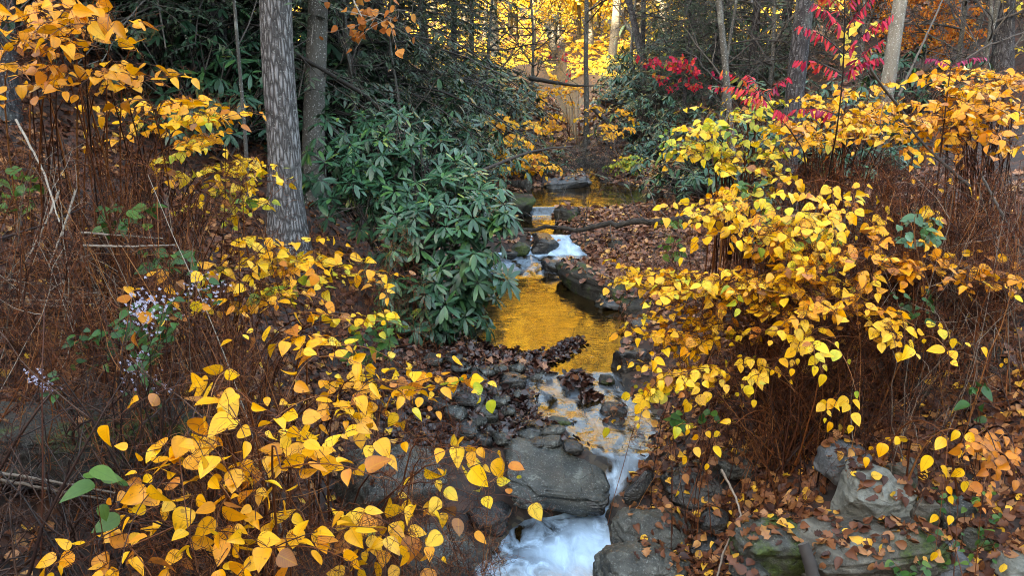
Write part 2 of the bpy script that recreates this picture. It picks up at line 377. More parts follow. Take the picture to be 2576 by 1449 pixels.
K_shade = rock_mat("dark_mossy_ledge", (.008, .007, .006), (.024, .021, .016), (.055, .048, .034), .8, .5, .4, .15)

def ground_mat():
    m, nt, out = mat("leaf_strewn_soil")
    tc = N(nt, "ShaderNodeTexCoord")
    v = N(nt, "ShaderNodeTexVoronoi", i_Scale=17.0, i_Randomness=1.0); nt.links.new(tc.outputs['Object'], v.inputs['Vector'])
    sp = N(nt, "ShaderNodeSeparateColor"); nt.links.new(v.outputs['Color'], sp.inputs[0])
    n1 = N(nt, "ShaderNodeTexNoise", i_Scale=1.3, i_Detail=6.0); nt.links.new(tc.outputs['Object'], n1.inputs['Vector'])
    t = mth(nt, 'ADD', mth(nt, 'MULTIPLY', sp.outputs[0], .75), mth(nt, 'MULTIPLY', mth(nt, 'SUBTRACT', n1.outputs[0], .4), .5))
    rp = ramp(nt, [(0, (.008, .005, .004)), (.4, (.022, .009, .006)), (.7, (.055, .019, .010)), (.9, (.12, .043, .02)), (1, (.22, .10, .05))]); nt.links.new(t, rp.inputs[0])
    n2 = N(nt, "ShaderNodeTexNoise", i_Scale=2.1, i_Detail=5.0); nt.links.new(tc.outputs['Object'], n2.inputs['Vector'])
    f = mth(nt, 'MULTIPLY', mth(nt, 'SUBTRACT', n2.outputs[0], .6), 6.0, clamp=True)
    col = mixc(nt, mth(nt, 'MULTIPLY', f, .6), rp.outputs[0], (.012, .009, .006))
    # pebbly dark bed near the stream (vertex attribute r = bed)
    a = N(nt, "ShaderNodeAttribute", attribute_name="leaf"); s2 = N(nt, "ShaderNodeSeparateColor"); nt.links.new(a.outputs['Color'], s2.inputs[0])
    v2 = N(nt, "ShaderNodeTexVoronoi", i_Scale=22.0); nt.links.new(tc.outputs['Object'], v2.inputs['Vector'])
    s3 = N(nt, "ShaderNodeSeparateColor"); nt.links.new(v2.outputs['Color'], s3.inputs[0])
    bed = ramp(nt, [(0, (.008, .007, .006)), (.6, (.028, .022, .016)), (1, (.07, .055, .035))]); nt.links.new(s3.outputs[0], bed.inputs[0])
    col = mixc(nt, s2.outputs[0], col, bed.outputs[0])
    p = N(nt, "ShaderNodeBsdfPrincipled", i_Roughness=.75); nt.links.new(col, p.inputs['Base Color'])
    b = N(nt, "ShaderNodeBump", i_Strength=.8, i_Distance=.03); nt.links.new(t, b.inputs['Height']); nt.links.new(b.outputs[0], p.inputs['Normal'])
    nt.links.new(p.outputs[0], out.inputs[0])
    return m
M_ground = ground_mat()
def water_mat():
    m, nt, out = mat("stream_water")
    a = N(nt, "ShaderNodeAttribute", attribute_name="leaf"); s = N(nt, "ShaderNodeSeparateColor"); nt.links.new(a.outputs['Color'], s.inputs[0])
    foam_sky, uu, vv, rip = s.outputs[0], s.outputs[1], s.outputs[2], a.outputs['Alpha']
    tcw = N(nt, "ShaderNodeTexCoord")
    mpa = N(nt, "ShaderNodeMapping"); mpa.inputs['Scale'].default_value = (5.5, 4.2, 3); mpa.inputs['Rotation'].default_value = (0, 0, .35); nt.links.new(tcw.outputs['Object'], mpa.inputs[0])
    n1 = N(nt, "ShaderNodeTexNoise", i_Scale=1.0, i_Detail=6.0, i_Roughness=.55, i_Distortion=1.1); nt.links.new(mpa.outputs[0], n1.inputs['Vector'])
    mpb = N(nt, "ShaderNodeMapping"); mpb.inputs['Scale'].default_value = (18, 8, 6); mpb.inputs['Rotation'].default_value = (0, 0, .35); nt.links.new(tcw.outputs['Object'], mpb.inputs[0])
    n3 = N(nt, "ShaderNodeTexNoise", i_Scale=1.0, i_Detail=4.0, i_Roughness=.6, i_Distortion=.8); nt.links.new(mpb.outputs[0], n3.inputs['Vector'])
    tc = N(nt, "ShaderNodeTexCoord")
    mp = N(nt, "ShaderNodeMapping"); mp.inputs['Scale'].default_value = (5, 15, 10); nt.links.new(tc.outputs['Object'], mp.inputs[0])
    n2 = N(nt, "ShaderNodeTexNoise", i_Scale=1.0, i_Detail=3.0, i_Distortion=.8); nt.links.new(mp.outputs[0], n2.inputs['Vector'])
    st = mth(nt, 'ADD', mth(nt, 'MULTIPLY', n1.outputs[0], .78), mth(nt, 'MULTIPLY', n3.outputs[0], .22))
    f = mth(nt, 'MULTIPLY', foam_sky, mth(nt, 'MULTIPLY', mth(nt, 'SUBTRACT', st, .42), 4.2, clamp=True), clamp=True)
    f = mth(nt, 'MAXIMUM', f, mth(nt, 'MULTIPLY', mth(nt, 'SUBTRACT', foam_sky, .85), mth(nt, 'MULTIPLY', st, 4.0), clamp=True))
    p = N(nt, "ShaderNodeBsdfPrincipled", i_Roughness=.05, i_IOR=1.4)
    bedn = N(nt, "ShaderNodeTexNoise", i_Scale=3.0, i_Detail=6.0); nt.links.new(tc.outputs['Object'], bedn.inputs['Vector'])
    bedc = ramp(nt, [(.3, (.005, .003, .001)), (.6, (.020, .011, .003)), (.75, (.040, .022, .007))]); nt.links.new(bedn.outputs[0], bedc.inputs[0])
    nt.links.new(bedc.outputs[0], p.inputs['Base Color'])
    p.inputs['Specular IOR Level'].default_value = .8
    hh = mth(nt, 'ADD', mth(nt, 'MULTIPLY', n2.outputs[0], .5), mth(nt, 'MULTIPLY', mth(nt, 'MULTIPLY', st, rip), 2.2))
    b = N(nt, "ShaderNodeBump", i_Strength=.30, i_Distance=.02); nt.links.new(hh, b.inputs['Height']); nt.links.new(b.outputs[0], p.inputs['Normal'])
    d = N(nt, "ShaderNodeBsdfPrincipled", i_Roughness=.35); d.inputs['Base Color'].default_value = (.44, .63, .82, 1)  # light blue foam colour also carries the lower pool's sky reflection
    b2 = N(nt, "ShaderNodeBump", i_Strength=.6, i_Distance=.03); nt.links.new(st, b2.inputs['Height']); nt.links.new(b2.outputs[0], d.inputs['Normal'])
    mx = N(nt, "ShaderNodeMixShader"); nt.links.new(f, mx.inputs[0]); nt.links.new(p.outputs[0], mx.inputs[1]); nt.links.new(d.outputs[0], mx.inputs[2])
    nt.links.new(mx.outputs[0], out.inputs[0])
    return m
M_water = water_mat()

# ---------------------------------------------------------------- stream course and terrain
ST = np.array([  # Y, left edge x, right edge x, water z
    (-12, -.6, .7, -1.2), (2.0, -.5, .75, -.50), (4.2, -.34, .56, -.40), (4.55, -.12, .68, -.40), (4.8, .02, .68, -.40), (4.93, .12, .66, -.40),
    (4.97, .50, .66, -.36), (5.03, .54, .73, -.30), (5.10, .59, .82, -.24), (5.17, .66, .93, -.17), (5.24, .70, 1.0, -.11), (5.3, .62, 1.05, -.095), (5.66, .34, 1.18, -.085), (6.0, .20, 1.14, -.07), (6.3, .18, .98, -.05), (6.55, .06, .94, -.03),
    (6.66, .30, .96, 0), (6.9, .34, 1.02, 0), (7.05, .30, 1.05, 0), (7.12, -.05, 1.06, 0), (7.4, -.42, 1.08, 0), (8.3, -.62, 1.26, 0), (9.3, -.60, .98, 0), (9.85, -.55, .62, .0),
    (10.1, -.55, .62, .03), (10.6, -.45, 1.14, .06), (10.78, -.40, 1.05, .10), (10.85, .30, 1.0, .14), (11.15, .30, .86, .28), (11.6, .15, .75, .29), (12.5, .05, .66, .31), (12.62, .1, .75, .36), (12.72, .2, 2.1, .42),
    (13.4, .15, 2.6, .42), (14.6, .2, 2.75, .42), (14.9, .75, 2.2, .43), (15.3, 1.1, 1.7, .45), (18, 1.5, 1.85, .62), (22, 1.5, 1.8, .85), (28, 1.6, 2.5, 1.1), (40, 2, 3, 1.75), (200, 4, 5, 30)])
def stream(Y):
    return np.interp(Y, ST[:, 0], ST[:, 1]), np.interp(Y, ST[:, 0], ST[:, 2]), np.interp(Y, ST[:, 0], ST[:, 3])
CP = np.array([
    (-.9, 4.3, -.25), (-1.4, 4.0, .05), (-2, 3.3, .45), (-2.6, 3, .8), (-1.8, 3, .35), (-1.5, 2.5, .3), (-.8, 2.2, -.1), (-3.5, 3, 1.3), (-5, 3, 2.3),
    (-.9, 5.5, -.03), (-.9, 6.5, .03), (-1.6, 6, .15), (-.4, 5.2, -.2), (-.4, 5.8, -.06), (0, 6.3, .02), (0, 7.0, .04), (-.6, 7, .05), (-1.2, 7.1, .2), (-2.24, 7.5, .88), (-2, 6, .5), (-3, 5, 1.1), (-3.5, 8, 1.7), (-1.3, 8, .45), (-.8, 8, .15),
    (-4.2, 6, 1.8), (-6, 8, 3), (-6, 5, 2.9), (-1, 10, .35), (-2.5, 10, 1.2), (-4, 11, 2.2), (-7, 12, 3.8), (-1, 13, .7), (-3, 15, 1.6), (-6, 16, 3), (-.8, 16, .9), (-2, 20, 1.3),
    (-6, 22, 3.2), (0, 20, .85), (3, 20, .95), (6, 20, 1.8), (10, 20, 3.5),
    (.95, 4, -.3), (1.3, 4, -.22), (1.8, 3.7, -.2), (1.8, 4.15, -.03), (1.4, 5.5, .1), (2.3, 3.6, -.05), (2.3, 4, .25), (3, 4, .7), (1.25, 4.95, -.14), (1.3, 4.5, -.26), (1.55, 5.0, .05), (1.75, 4.6, .18), (1.6, 5.5, .28), (3, 5, .92), (2.5, 6, .8), (1.5, 6.5, .2), (1.5, 7, .2), (4, 6, 1.4), (5.5, 5, 2.0), (1.8, 8, .32), (3, 8, .8), (5, 8, 1.5),
    (1.6, 10, .28), (2.5, 10, .45), (4, 10, .9), (6, 10, 1.7), (8, 10, 2.5), (1.6, 11.5, .38), (2.2, 12, .42), (3, 12, .55), (3.6, 14, .62), (5, 14, 1.1), (8, 14, 2.3), (12, 14, 4), (3, 16, .7), (-.2, 12.6, .45), (-.2, 14, .5), (1.0, 16, .55), (1.5, 12.3, .40), (1, 12.5, .40),
    (0, 25, 1.15), (3, 25, 1.2), (-4, 25, 2.2), (6, 25, 1.7), (10, 25, 3.5), (16, 25, 6), (-10, 25, 5), (-16, 25, 7.5), (0, 35, 1.7), (5, 35, 1.8), (-6, 35, 2.6), (12, 35, 4), (20, 35, 7.5), (-14, 35, 5),
    (2, 45, 2.2), (-8, 45, 2.8), (12, 45, 3.5), (24, 45, 8), (2, 60, 3.0), (-15, 60, 4), (20, 60, 6), (2, 90, 9), (-20, 90, 10), (25, 90, 13), (2, 130, 22), (-40, 130, 20), (50, 130, 26),
    (-12, 5, 7), (-16, 0, 12), (-22, -10, 20), (-13, -8, 11), (-12, 12, 6.5), (-20, 12, 11), (-25, 22, 9), (-40, 0, 20), (-40, 20, 10), (-32, -22, 23), (-17, -22, 20), (-45, 45, 8), (-60, -10, 18), (-60, 60, 12), (-6, -30, 20), (6, -34, 20), (22, -40, 20), (-5, -16, 6),  # unseen ridge behind the camera, raised to keep sun off the near valley
    (0, 0, -.1), (0, -6, -.6), (1, -15, 1.5), (2, -25, 11), (-3, 0, .9), (3, 0, .8), (5, 2, 1.8), (5, -5, 1.5), (-5, -5, 2.4), (12, 0, 5), (12, -10, 5), (20, 5, 8), (20, -10, 8), (25, 15, 9), (40, 0, 14), (40, 25, 14), (40, -30, 14), (60, 60, 18), (70, 10, 20)], float)
def _u(r2): return .5 * r2 * np.log(np.maximum(r2, 1e-12))
_n = len(CP)
_d2 = ((CP[:, None, :2] - CP[None, :, :2]) ** 2).sum(-1)
_A = np.zeros((_n + 3, _n + 3)); _A[:_n, :_n] = _u(_d2) + np.eye(_n) * .02
_A[:_n, _n] = 1; _A[:_n, _n + 1:] = CP[:, :2]; _A[_n, :_n] = 1; _A[_n + 1:, :_n] = CP[:, :2].T
_w = np.linalg.solve(_A, np.concatenate([CP[:, 2], np.zeros(3)]))
def ground(x, y, want_s=False):
    x = np.atleast_1d(np.asarray(x, float)); y = np.atleast_1d(np.asarray(y, float))
    sh = np.broadcast(x, y).shape
    x, y = np.broadcast_to(x, sh).ravel(), np.broadcast_to(y, sh).ravel()
    base = np.empty(len(x))
    for a in range(0, len(x), 20000):
        xx, yy = x[a:a + 20000], y[a:a + 20000]
        d2 = (xx[:, None] - CP[None, :, 0]) ** 2 + (yy[:, None] - CP[None, :, 1]) ** 2
        base[a:a + 20000] = _u(d2) @ _w[:_n] + _w[_n] + xx * _w[_n + 1] + yy * _w[_n + 2]
    p3 = np.stack([x, y, np.zeros(len(x))], -1)
    near = np.clip((np.hypot(x, y - 8) - 2) / 40, 0, 1)
    base = base + fbm(p3 * 1.6, 3) * (.05 + near * .10) + fbm(p3 * .22, 9, 3) * near * 1.2
    xl, xr, zw = stream(y)
    wob = vnoise(p3 * np.array([5, 5, 1.]), 5) * .05 + vnoise(p3 * np.array([13, 13, 1.]), 6) * .025
    s = np.maximum(xl - x, x - xr) + wob
    t = sstep(s / .55)
    out = (zw + .012 + np.clip(s, 0, 1) * .12) * (1 - t) + np.maximum(base, zw + .02) * t
    ins = zw - np.minimum(.22, -s * .7)
    z = np.where(s > 0, out, ins)
    if want_s: return z.reshape(sh), s.reshape(sh)
    return z.reshape(sh)
def gz(x, y): return float(ground(x, y)[0])

def axis(a, b, step, lo, hi, grow=1.12):
    c = list(np.arange(a, b, step))
    d = step; v = c[-1]
    while v < hi: d *= grow; v += d; c.append(v)
    d = step; v = c[0]
    while v > lo: d *= grow; v -= d; c.insert(0, v)
    return np.array(c)
gx = axis(-4.5, 5.0, .055, -90, 95); gy = axis(2.5, 16.5, .06, -60, 190)
GX, GY = np.meshgrid(gx, gy)
GZ, GS = ground(GX, GY, True)
nx, ny = len(gx), len(gy)
ii = np.arange((ny - 1) * nx).reshape(ny - 1, nx)[:, :-1].ravel()
GQ = np.stack([ii, ii + 1, ii + nx + 1, ii + nx], -1)
gc = np.zeros((nx * ny, 4))
_bar = np.exp(-(((GX + .4) / .9) ** 2 + ((GY - 6.2) / .9) ** 2) * 1.2)
gc[:, 0] = np.clip(np.maximum(1 - GS / .25, _bar * 1.2), 0, 1).ravel()
go = raw("ground", np.stack([GX, GY, GZ], -1).reshape(-1, 3), GQ, np.zeros((0, 3), np.int64), gc, M_ground)
tag(go, "steep brown stream banks and wooded slopes strewn with fallen leaves", "ground", None, "structure")

# water: one sheet following the stream, its foam and painted sky reflection, stored per vertex
wy = np.concatenate([np.arange(-8, 4, .2), np.arange(4, 5.6, .02), np.arange(5.6, 16.6, .05)])
wu = np.linspace(-.5, 1.5, 61)
wl, wr, wz = stream(wy)
WX = wl[:, None] + (wr - wl)[:, None] * wu[None]
ext = .3
WX = np.clip(WX, (wl - ext)[:, None], (wr + ext)[:, None])
WX = np.sort(WX, 1)
for j in range(len(wy)):
    WX[j] = np.linspace(wl[j] - ext, wr[j] + ext, 61)
WYm = np.repeat(wy[:, None], 61, 1)
WZ = np.repeat(wz[:, None], 61, 1)
p3 = np.stack([WX, WYm, WZ], -1).reshape(-1, 3)
U = (WX - wl[:, None]) / (wr - wl)[:, None]
def bump(a, b, y, f=.15): return sstep((y - a) / f) * sstep((b - y) / f)
fo_sky = np.zeros_like(WX)
fo_sky += .17 * bump(5.25, 6.75, WYm, .3)
fo_sky += 1.0 * bump(4.9, 5.34, WYm, .06) * sstep(U * 3) * sstep((1 - U) * 3 + .3)
plx, ply = .50, 4.93
rr = np.hypot((WX - plx) / 1.0, (WYm - ply) / 1.35)
fo_sky += (1.15 * np.exp(-(rr / .42) ** 2) + .8 * sstep((4.85 - WYm) / .35) * sstep((WX + .35) / .3)) * (WYm < 4.98)  # splash foam, plus a broad pale sheet painted in for reflected sky
fo_sky += 1.2 * bump(10.7, 11.25, WYm, .06) + .55 * bump(9.95, 10.8, WYm, .25) + .25 * bump(12.45, 12.75, WYm, .1)
rip = np.clip(.12 + .9 * bump(4.9, 6.8, WYm, .3) + .7 * bump(9.8, 11.3, WYm, .3) + .3 * (WYm < 4.9), 0, 1)
amp = .004 + .016 * bump(5.2, 6.75, WYm, .2) + .03 * bump(4.88, 5.3, WYm, .1) + .02 * bump(9.9, 11.2, WYm, .2)
WZ = WZ + amp * (fbm(np.stack([WX * 9, WYm * 4, WX * 0], -1).reshape(-1, 3), 21, 3)).reshape(WX.shape)
WZ += .035 * np.exp(-(rr / .16) ** 2) * (WYm < 4.98)
wcol = np.stack([np.clip(fo_sky, 0, 1.3), U, WYm * np.ones_like(U), rip], -1).reshape(-1, 4)
n_ = 61
ii = np.arange((len(wy) - 1) * n_).reshape(-1, n_)[:, :-1].ravel()
wo = raw("water", np.stack([WX, WYm, WZ], -1).reshape(-1, 3), np.stack([ii, ii + 1, ii + n_ + 1, ii + n_], -1), np.zeros((0, 3), np.int64), wcol, M_water)
tag(wo, "narrow stream with golden pool, rapids and little cascades", "water", None, "structure")

# ---------------------------------------------------------------- rocks
def ico(sub):
    bm = bmesh.new(); bmesh.ops.create_icosphere(bm, subdivisions=sub, radius=1)
    V = np.array([v.co[:] for v in bm.verts]); T = np.array([[v.index for v in f.verts] for f in bm.faces]); bm.free()
    return V, T
ICO = {3: ico(3), 4: ico(4), 5: ico(5)}
def rotm(rx, ry, rz): return np.array((Matrix.Rotation(rz, 3, 'Z') @ Matrix.Rotation(ry, 3, 'Y') @ Matrix.Rotation(rx, 3, 'X')))
ROCKS = []
def rock_shape(size, rot, seed, planes=13, boxy=.72, rough=.12, sub=4, cut=(.6, .92)):
    r = np.random.default_rng(seed)
    V, T = ICO[sub]; V = np.sign(V) * np.abs(V) ** boxy
    V = V / np.abs(V).max(0)
    for k in range(planes):
        n = nrm(r.normal(size=3) * np.array([1, 1, .8])); d = r.uniform(*cut) * np.abs(V @ n).max()
        e = V @ n - d
        V = V - np.maximum(e, 0)[:, None] * n[None] * .94
    V = V / np.abs(V).max(0)
    n = nrm(V)
    V = V * (1 + rough * .8 * fbm(V * 1.7 + seed, seed % 50, 5, .6)[:, None])
    V = V * (np.array(size) / 2)[None]
    V = V + n * (.022 * min(size) * fbm(V / max(size) * 9 + seed, seed % 40 + 2, 4, .6))[:, None] + n * (.03 * min(size) * -np.abs(fbm(V / max(size) * 4 + seed * 2, seed % 23, 2)))[:, None]
    # stepped bedding along the short axis
    lay = V[:, 2] / size[2] * 7 + 1.2 * vnoise(V * 3 / max(size), seed % 30 + 3)
    ridge = np.clip((lay - np.floor(lay) - .5) * 6, -1, 1)
    V[:, :2] *= (1 + .022 * ridge * (n[:, 2:3].ravel() ** 2 < .6))[:, None]
    return V @ rotm(*rot).T, T
def rock(name, label, c, size, rot=(0, 0, 0), seed=1, m=K_wet, group=None, cat="rock", sub=4, **kw):
    V, T = rock_shape(size, rot, seed, sub=sub, **kw)
    c = np.array(c, float)
    o = raw(name, V, np.zeros((0, 4), np.int64), T, None, m, None, True)
    o.location = tuple(c); tag(o, label, cat, group)
    ROCKS.append((V + c, T))
    return o
def prock(name, label, px, py, w, h, Y, depth=.8, drop=.0, **kw):
    """rock whose middle shows at px, py, w x h photo units in size, Y metres up the valley"""
    c = at(px, py, Y); k = np.linalg.norm(c - np.array([0, 0, CZ])) / FOC
    sx, sz = w * k, h * k
    return rock(name, label, c, (sx, sx * depth, sz), **kw)
prock("boulder", "big flat topped grey slab beside the cascade with leaves lodged on it", 1395, 1198, 250, 56, 5.08, .85, rot=(.20, .22, .16), seed=4, m=K_slab, planes=10, boxy=.3, cut=(.84, .97), sub=5)
prock("boulder", "dark wet ledge under the flat slab left of the cascade", 1450, 1250, 150, 44, 4.95, .6, rot=(.10, .14, -.12), seed=8, m=K_wet, planes=9, boxy=.45, cut=(.8, .97), sub=5)
prock("boulder", "low black rock behind yellow leaves at the left rim of the foamy pool", 1235, 1305, 120, 60, 4.8, .8, rot=(.1, .0, .5), seed=12, m=K_wet)
prock("boulder", "smooth wedge shaped boulder right of the foamy pool with one leaf on its face", 1655, 1350, 225, 118, 4.6, .72, rot=(.25, .30, .15), seed=21, m=K_boul, planes=5, boxy=1.0, rough=.06, cut=(.7, .9), sub=5)
prock("boulder", "long pale grey boulder at the bottom edge below the wedge shaped one", 1615, 1438, 230, 125, 4.2, .7, rot=(.1, .05, .1), seed=27, m=K_boul, planes=4, boxy=1.0, rough=.05, cut=(.75, .95), sub=5)
prock("rock", "thin dark slab leaning upright against the cascade", 1608, 1226, 40, 95, 4.95, .55, rot=(-.2, .72, .1), seed=31, m=K_wet, planes=8, boxy=.55)
prock("boulder", "broad dark angular boulder right of the cascade with leaves on top", 1748, 1235, 200, 125, 4.95, .7, rot=(.2, .1, -.2), seed=36, m=K_wet, planes=11, boxy=.75, sub=5)
prock("rock", "flat grey slab under leaves at the foot of the brown canes", 1850, 1165, 120, 50, 4.9, .9, rot=(.1, .15, .2), seed=37, m=K_slab, planes=8)
prock("rock", "round dark cobble among leaves between wedge boulder and leaning stick", 1795, 1322, 84, 84, 4.55, .9, rot=(0, .2, .4), seed=41, m=K_wet, planes=6, boxy=.85, rough=.05)
prock("rock", "small dark cobble below the round one beside the leaning stick", 1770, 1382, 80, 56, 4.4, .9, rot=(.1, 0, .2), seed=43, m=K_wet, planes=6)
prock("rock", "thin wet flake wedged at the waterline of the wedge boulder", 1568, 1402, 120, 26, 4.42, .5, rot=(0, .42, .2), seed=44, m=K_wet)
# right bank
prock("boulder", "pale angular block with a flat lit face on the right bank", 2180, 1262, 200, 165, 4.05, .7, rot=(.35, .12, -.25), seed=52, m=K_pale, planes=10, boxy=.6, rough=.07, cut=(.6, .9), sub=5)
prock("boulder", "long tan ledge with a mossy upper edge under the pale block", 2190, 1372, 320, 118, 3.85, .6, rot=(.1, -.16, .05), seed=57, m=K_brown, planes=7, boxy=.5, rough=.05, sub=5)
prock("boulder", "rounded mossy boulder left of the tan ledge", 1965, 1385, 215, 140, 3.95, .75, rot=(.1, .12, .2), seed=63, m=K_moss, planes=7, boxy=.7, sub=5)
prock("rock", "bluish rock half buried in leaves above the pale block", 2120, 1165, 120, 95, 4.3, .8, rot=(.3, .1, .4), seed=66, m=K_blue, planes=9)
prock("rock", "upright grey block at the right end of the tan ledge", 2318, 1300, 66, 100, 3.95, .8, rot=(.1, .2, .1), seed=69, m=K_brown, planes=8, boxy=.5)
prock("rock", "tilted grey rock in leaves behind the upright block", 2275, 1225, 75, 130, 4.15, .8, rot=(.1, -.3, .1), seed=70, m=K_brown, planes=8, boxy=.5)
prock("rock", "blue grey stone standing in the bottom right under the tan ledge", 2388, 1418, 92, 100, 3.75, .8, rot=(.1, .15, .3), seed=72, m=K_blue, planes=9, boxy=.5)
prock("rock", "sloping dark grey slab right of the blue grey stone", 2410, 1330, 90, 150, 3.95, .7, rot=(.2, -.5, .2), seed=75, m=K_slab, planes=8, boxy=.55)
prock("rock", "mossy stone between the sloping slab and the picture edge", 2470, 1370, 90, 80, 3.8, .8, rot=(.1, .3, .2), seed=77, m=K_moss, planes=8)
prock("rock", "pale stone cut by the bottom right corner", 2560, 1425, 80, 60, 3.6, .8, rot=(.1, .1, .2), seed=79, m=K_pale, planes=8, boxy=.5)
prock("rock", "tan stone at the right edge above the corner stone", 2560, 1345, 90, 110, 3.8, .8, rot=(.1, .5, .2), seed=80, m=K_brown, planes=8)
prock("rock", "pale cobble at the bottom between the mossy boulder and the leafy shallows", 1895, 1440, 110, 50, 3.8, .8, rot=(.1, .3, .2), seed=81, m=K_boul, planes=6)
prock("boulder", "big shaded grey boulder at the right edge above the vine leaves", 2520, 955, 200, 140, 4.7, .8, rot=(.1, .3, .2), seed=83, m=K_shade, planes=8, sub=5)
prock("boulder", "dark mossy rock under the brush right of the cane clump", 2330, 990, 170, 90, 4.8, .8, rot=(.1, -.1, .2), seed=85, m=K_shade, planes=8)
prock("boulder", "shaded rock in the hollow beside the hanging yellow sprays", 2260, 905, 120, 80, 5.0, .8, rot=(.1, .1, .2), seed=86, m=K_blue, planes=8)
# left bank overhang
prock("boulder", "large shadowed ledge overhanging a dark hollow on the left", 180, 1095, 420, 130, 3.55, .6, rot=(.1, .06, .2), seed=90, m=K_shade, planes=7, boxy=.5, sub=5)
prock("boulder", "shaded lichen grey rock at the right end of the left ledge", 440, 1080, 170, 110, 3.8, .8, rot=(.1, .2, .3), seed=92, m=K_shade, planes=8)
prock("boulder", "grey slab seen through yellow leaves on the near left bank", 985, 1220, 260, 150, 4.3, .8, rot=(.2, .0, .3), seed=94, m=K_slab, planes=7)
prock("boulder", "grey rock behind rusty twigs at the left of the foamy pool", 1090, 1400, 200, 110, 4.2, .8, rot=(.1, .1, .3), seed=95, m=K_slab, planes=7)
# pool side
prock("boulder", "black rounded boulder on the right side of the golden pool", 1588, 912, 92, 84, 6.75, .9, rot=(.1, .2, .3), seed=101, m=K_wet, planes=6, boxy=.75)
_a, _b = at(1425, 690, 9.75), at(1560, 770, 8.55)
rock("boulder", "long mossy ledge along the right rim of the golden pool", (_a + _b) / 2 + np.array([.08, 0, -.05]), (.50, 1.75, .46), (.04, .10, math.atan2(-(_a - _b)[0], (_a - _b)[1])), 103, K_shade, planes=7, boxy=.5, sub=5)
prock("boulder", "flat grey end of the ledge stepping down into the pool", 1560, 765, 120, 60, 8.8, 1.0, rot=(.05, .35, -.35), seed=105, m=K_slab, planes=8, boxy=.5)
prock("rock", "pale wet stone at the water's edge under the ledge", 1540, 767, 52, 18, 8.55, .9, rot=(.0, .2, -.1), seed=107, m=K_blue, planes=6)
prock("rock", "grey shore stone right of the pool under yellow leaves", 1620, 830, 90, 60, 7.8, 1., rot=(.0, .3, -.1), seed=109, m=K_slab, planes=8)
prock("rock", "dark stone standing in the rapids", 1540, 1042, 72, 56, 6.0, .9, rot=(.05, .25, .2), seed=111, m=K_wet, planes=7)
prock("rock", "flat wet stone just below the dark stone in the rapids", 1540, 1064, 64, 22, 5.85, .9, rot=(.0, .0, .2), seed=113, m=K_wet, planes=7)
prock("rock", "moss topped stone at the left edge of the rapids", 1408, 1066, 60, 26, 5.8, .8, rot=(.05, .2, .2), seed=115, m=K_moss, planes=6)
prock("rock", "small dark rock at the outflow of the golden pool", 1525, 960, 40, 32, 6.5, .9, rot=(.05, .2, .2), seed=117, m=K_shade, planes=6)
prock("rock", "tiny dark rock under leaves in midstream", 1480, 1013, 44, 22, 6.2, .9, rot=(.05, .2, .2), seed=118, m=K_wet, planes=6)
# upper fall
prock("boulder", "wet black step under the upper fall", 1365, 618, 80, 50, 11.0, 1.2, rot=(.1, .15, .1), seed=121, m=K_wet, planes=8, boxy=.5)
prock("rock", "dark wet rock at the foot of the upper fall", 1385, 672, 64, 36, 10.2, .9, rot=(.1, .15, .1), seed=122, m=K_wet, planes=8)
prock("rock", "moss capped rock left of the upper fall", 1310, 628, 52, 36, 10.8, .9, rot=(.1, .15, .1), seed=123, m=K_moss, planes=7)
prock("rock", "small wet rock left of the moss capped one", 1285, 640, 36, 22, 10.7, .9, rot=(.1, .15, .1), seed=124, m=K_wet, planes=7)
prock("boulder", "mossy block behind the fallen log", 1425, 552, 76, 62, 12.1, 1., rot=(.05, .05, .1), seed=125, m=K_shade, planes=7, boxy=.45)
prock("boulder", "dark undercut ledge left of the upper stream", 1290, 512, 110, 60, 12.6, 1., rot=(.05, .05, .1), seed=126, m=K_shade, planes=7, boxy=.5)
prock("boulder", "mossy rock on the leafy flat right of the upper fall", 1560, 632, 70, 46, 10.6, 1.2, rot=(.05, .25, .1), seed=127, m=K_shade, planes=7)
prock("boulder", "pale sloping stone at the far rim of the upper pool", 1425, 460, 120, 36, 15.0, .9, rot=(.05, -.12, .1), seed=128, m=K_blue, planes=6, boxy=.6)
prock("boulder", "dark block with an undercut above the upper pool", 1410, 400, 86, 40, 18.0, 1., rot=(.05, .05, .1), seed=129, m=K_brown, planes=7, boxy=.5)
prock("boulder", "brown ledge right of the undercut block", 1480, 418, 90, 36, 17.5, 1., rot=(.05, .2, .1), seed=130, m=K_shade, planes=7, boxy=.5)
prock("boulder", "grey rock on the leafy rise beyond the upper pool", 1340, 345, 50, 42, 22.0, 1., rot=(.05, .2, .1), seed=131, m=K_brown, planes=7, boxy=.55)
prock("rock", "flat pale rock in the leaves at far centre", 1350, 300, 60, 14, 26.0, 1., rot=(.05, .2, .1), seed=132, m=K_slab, planes=7)
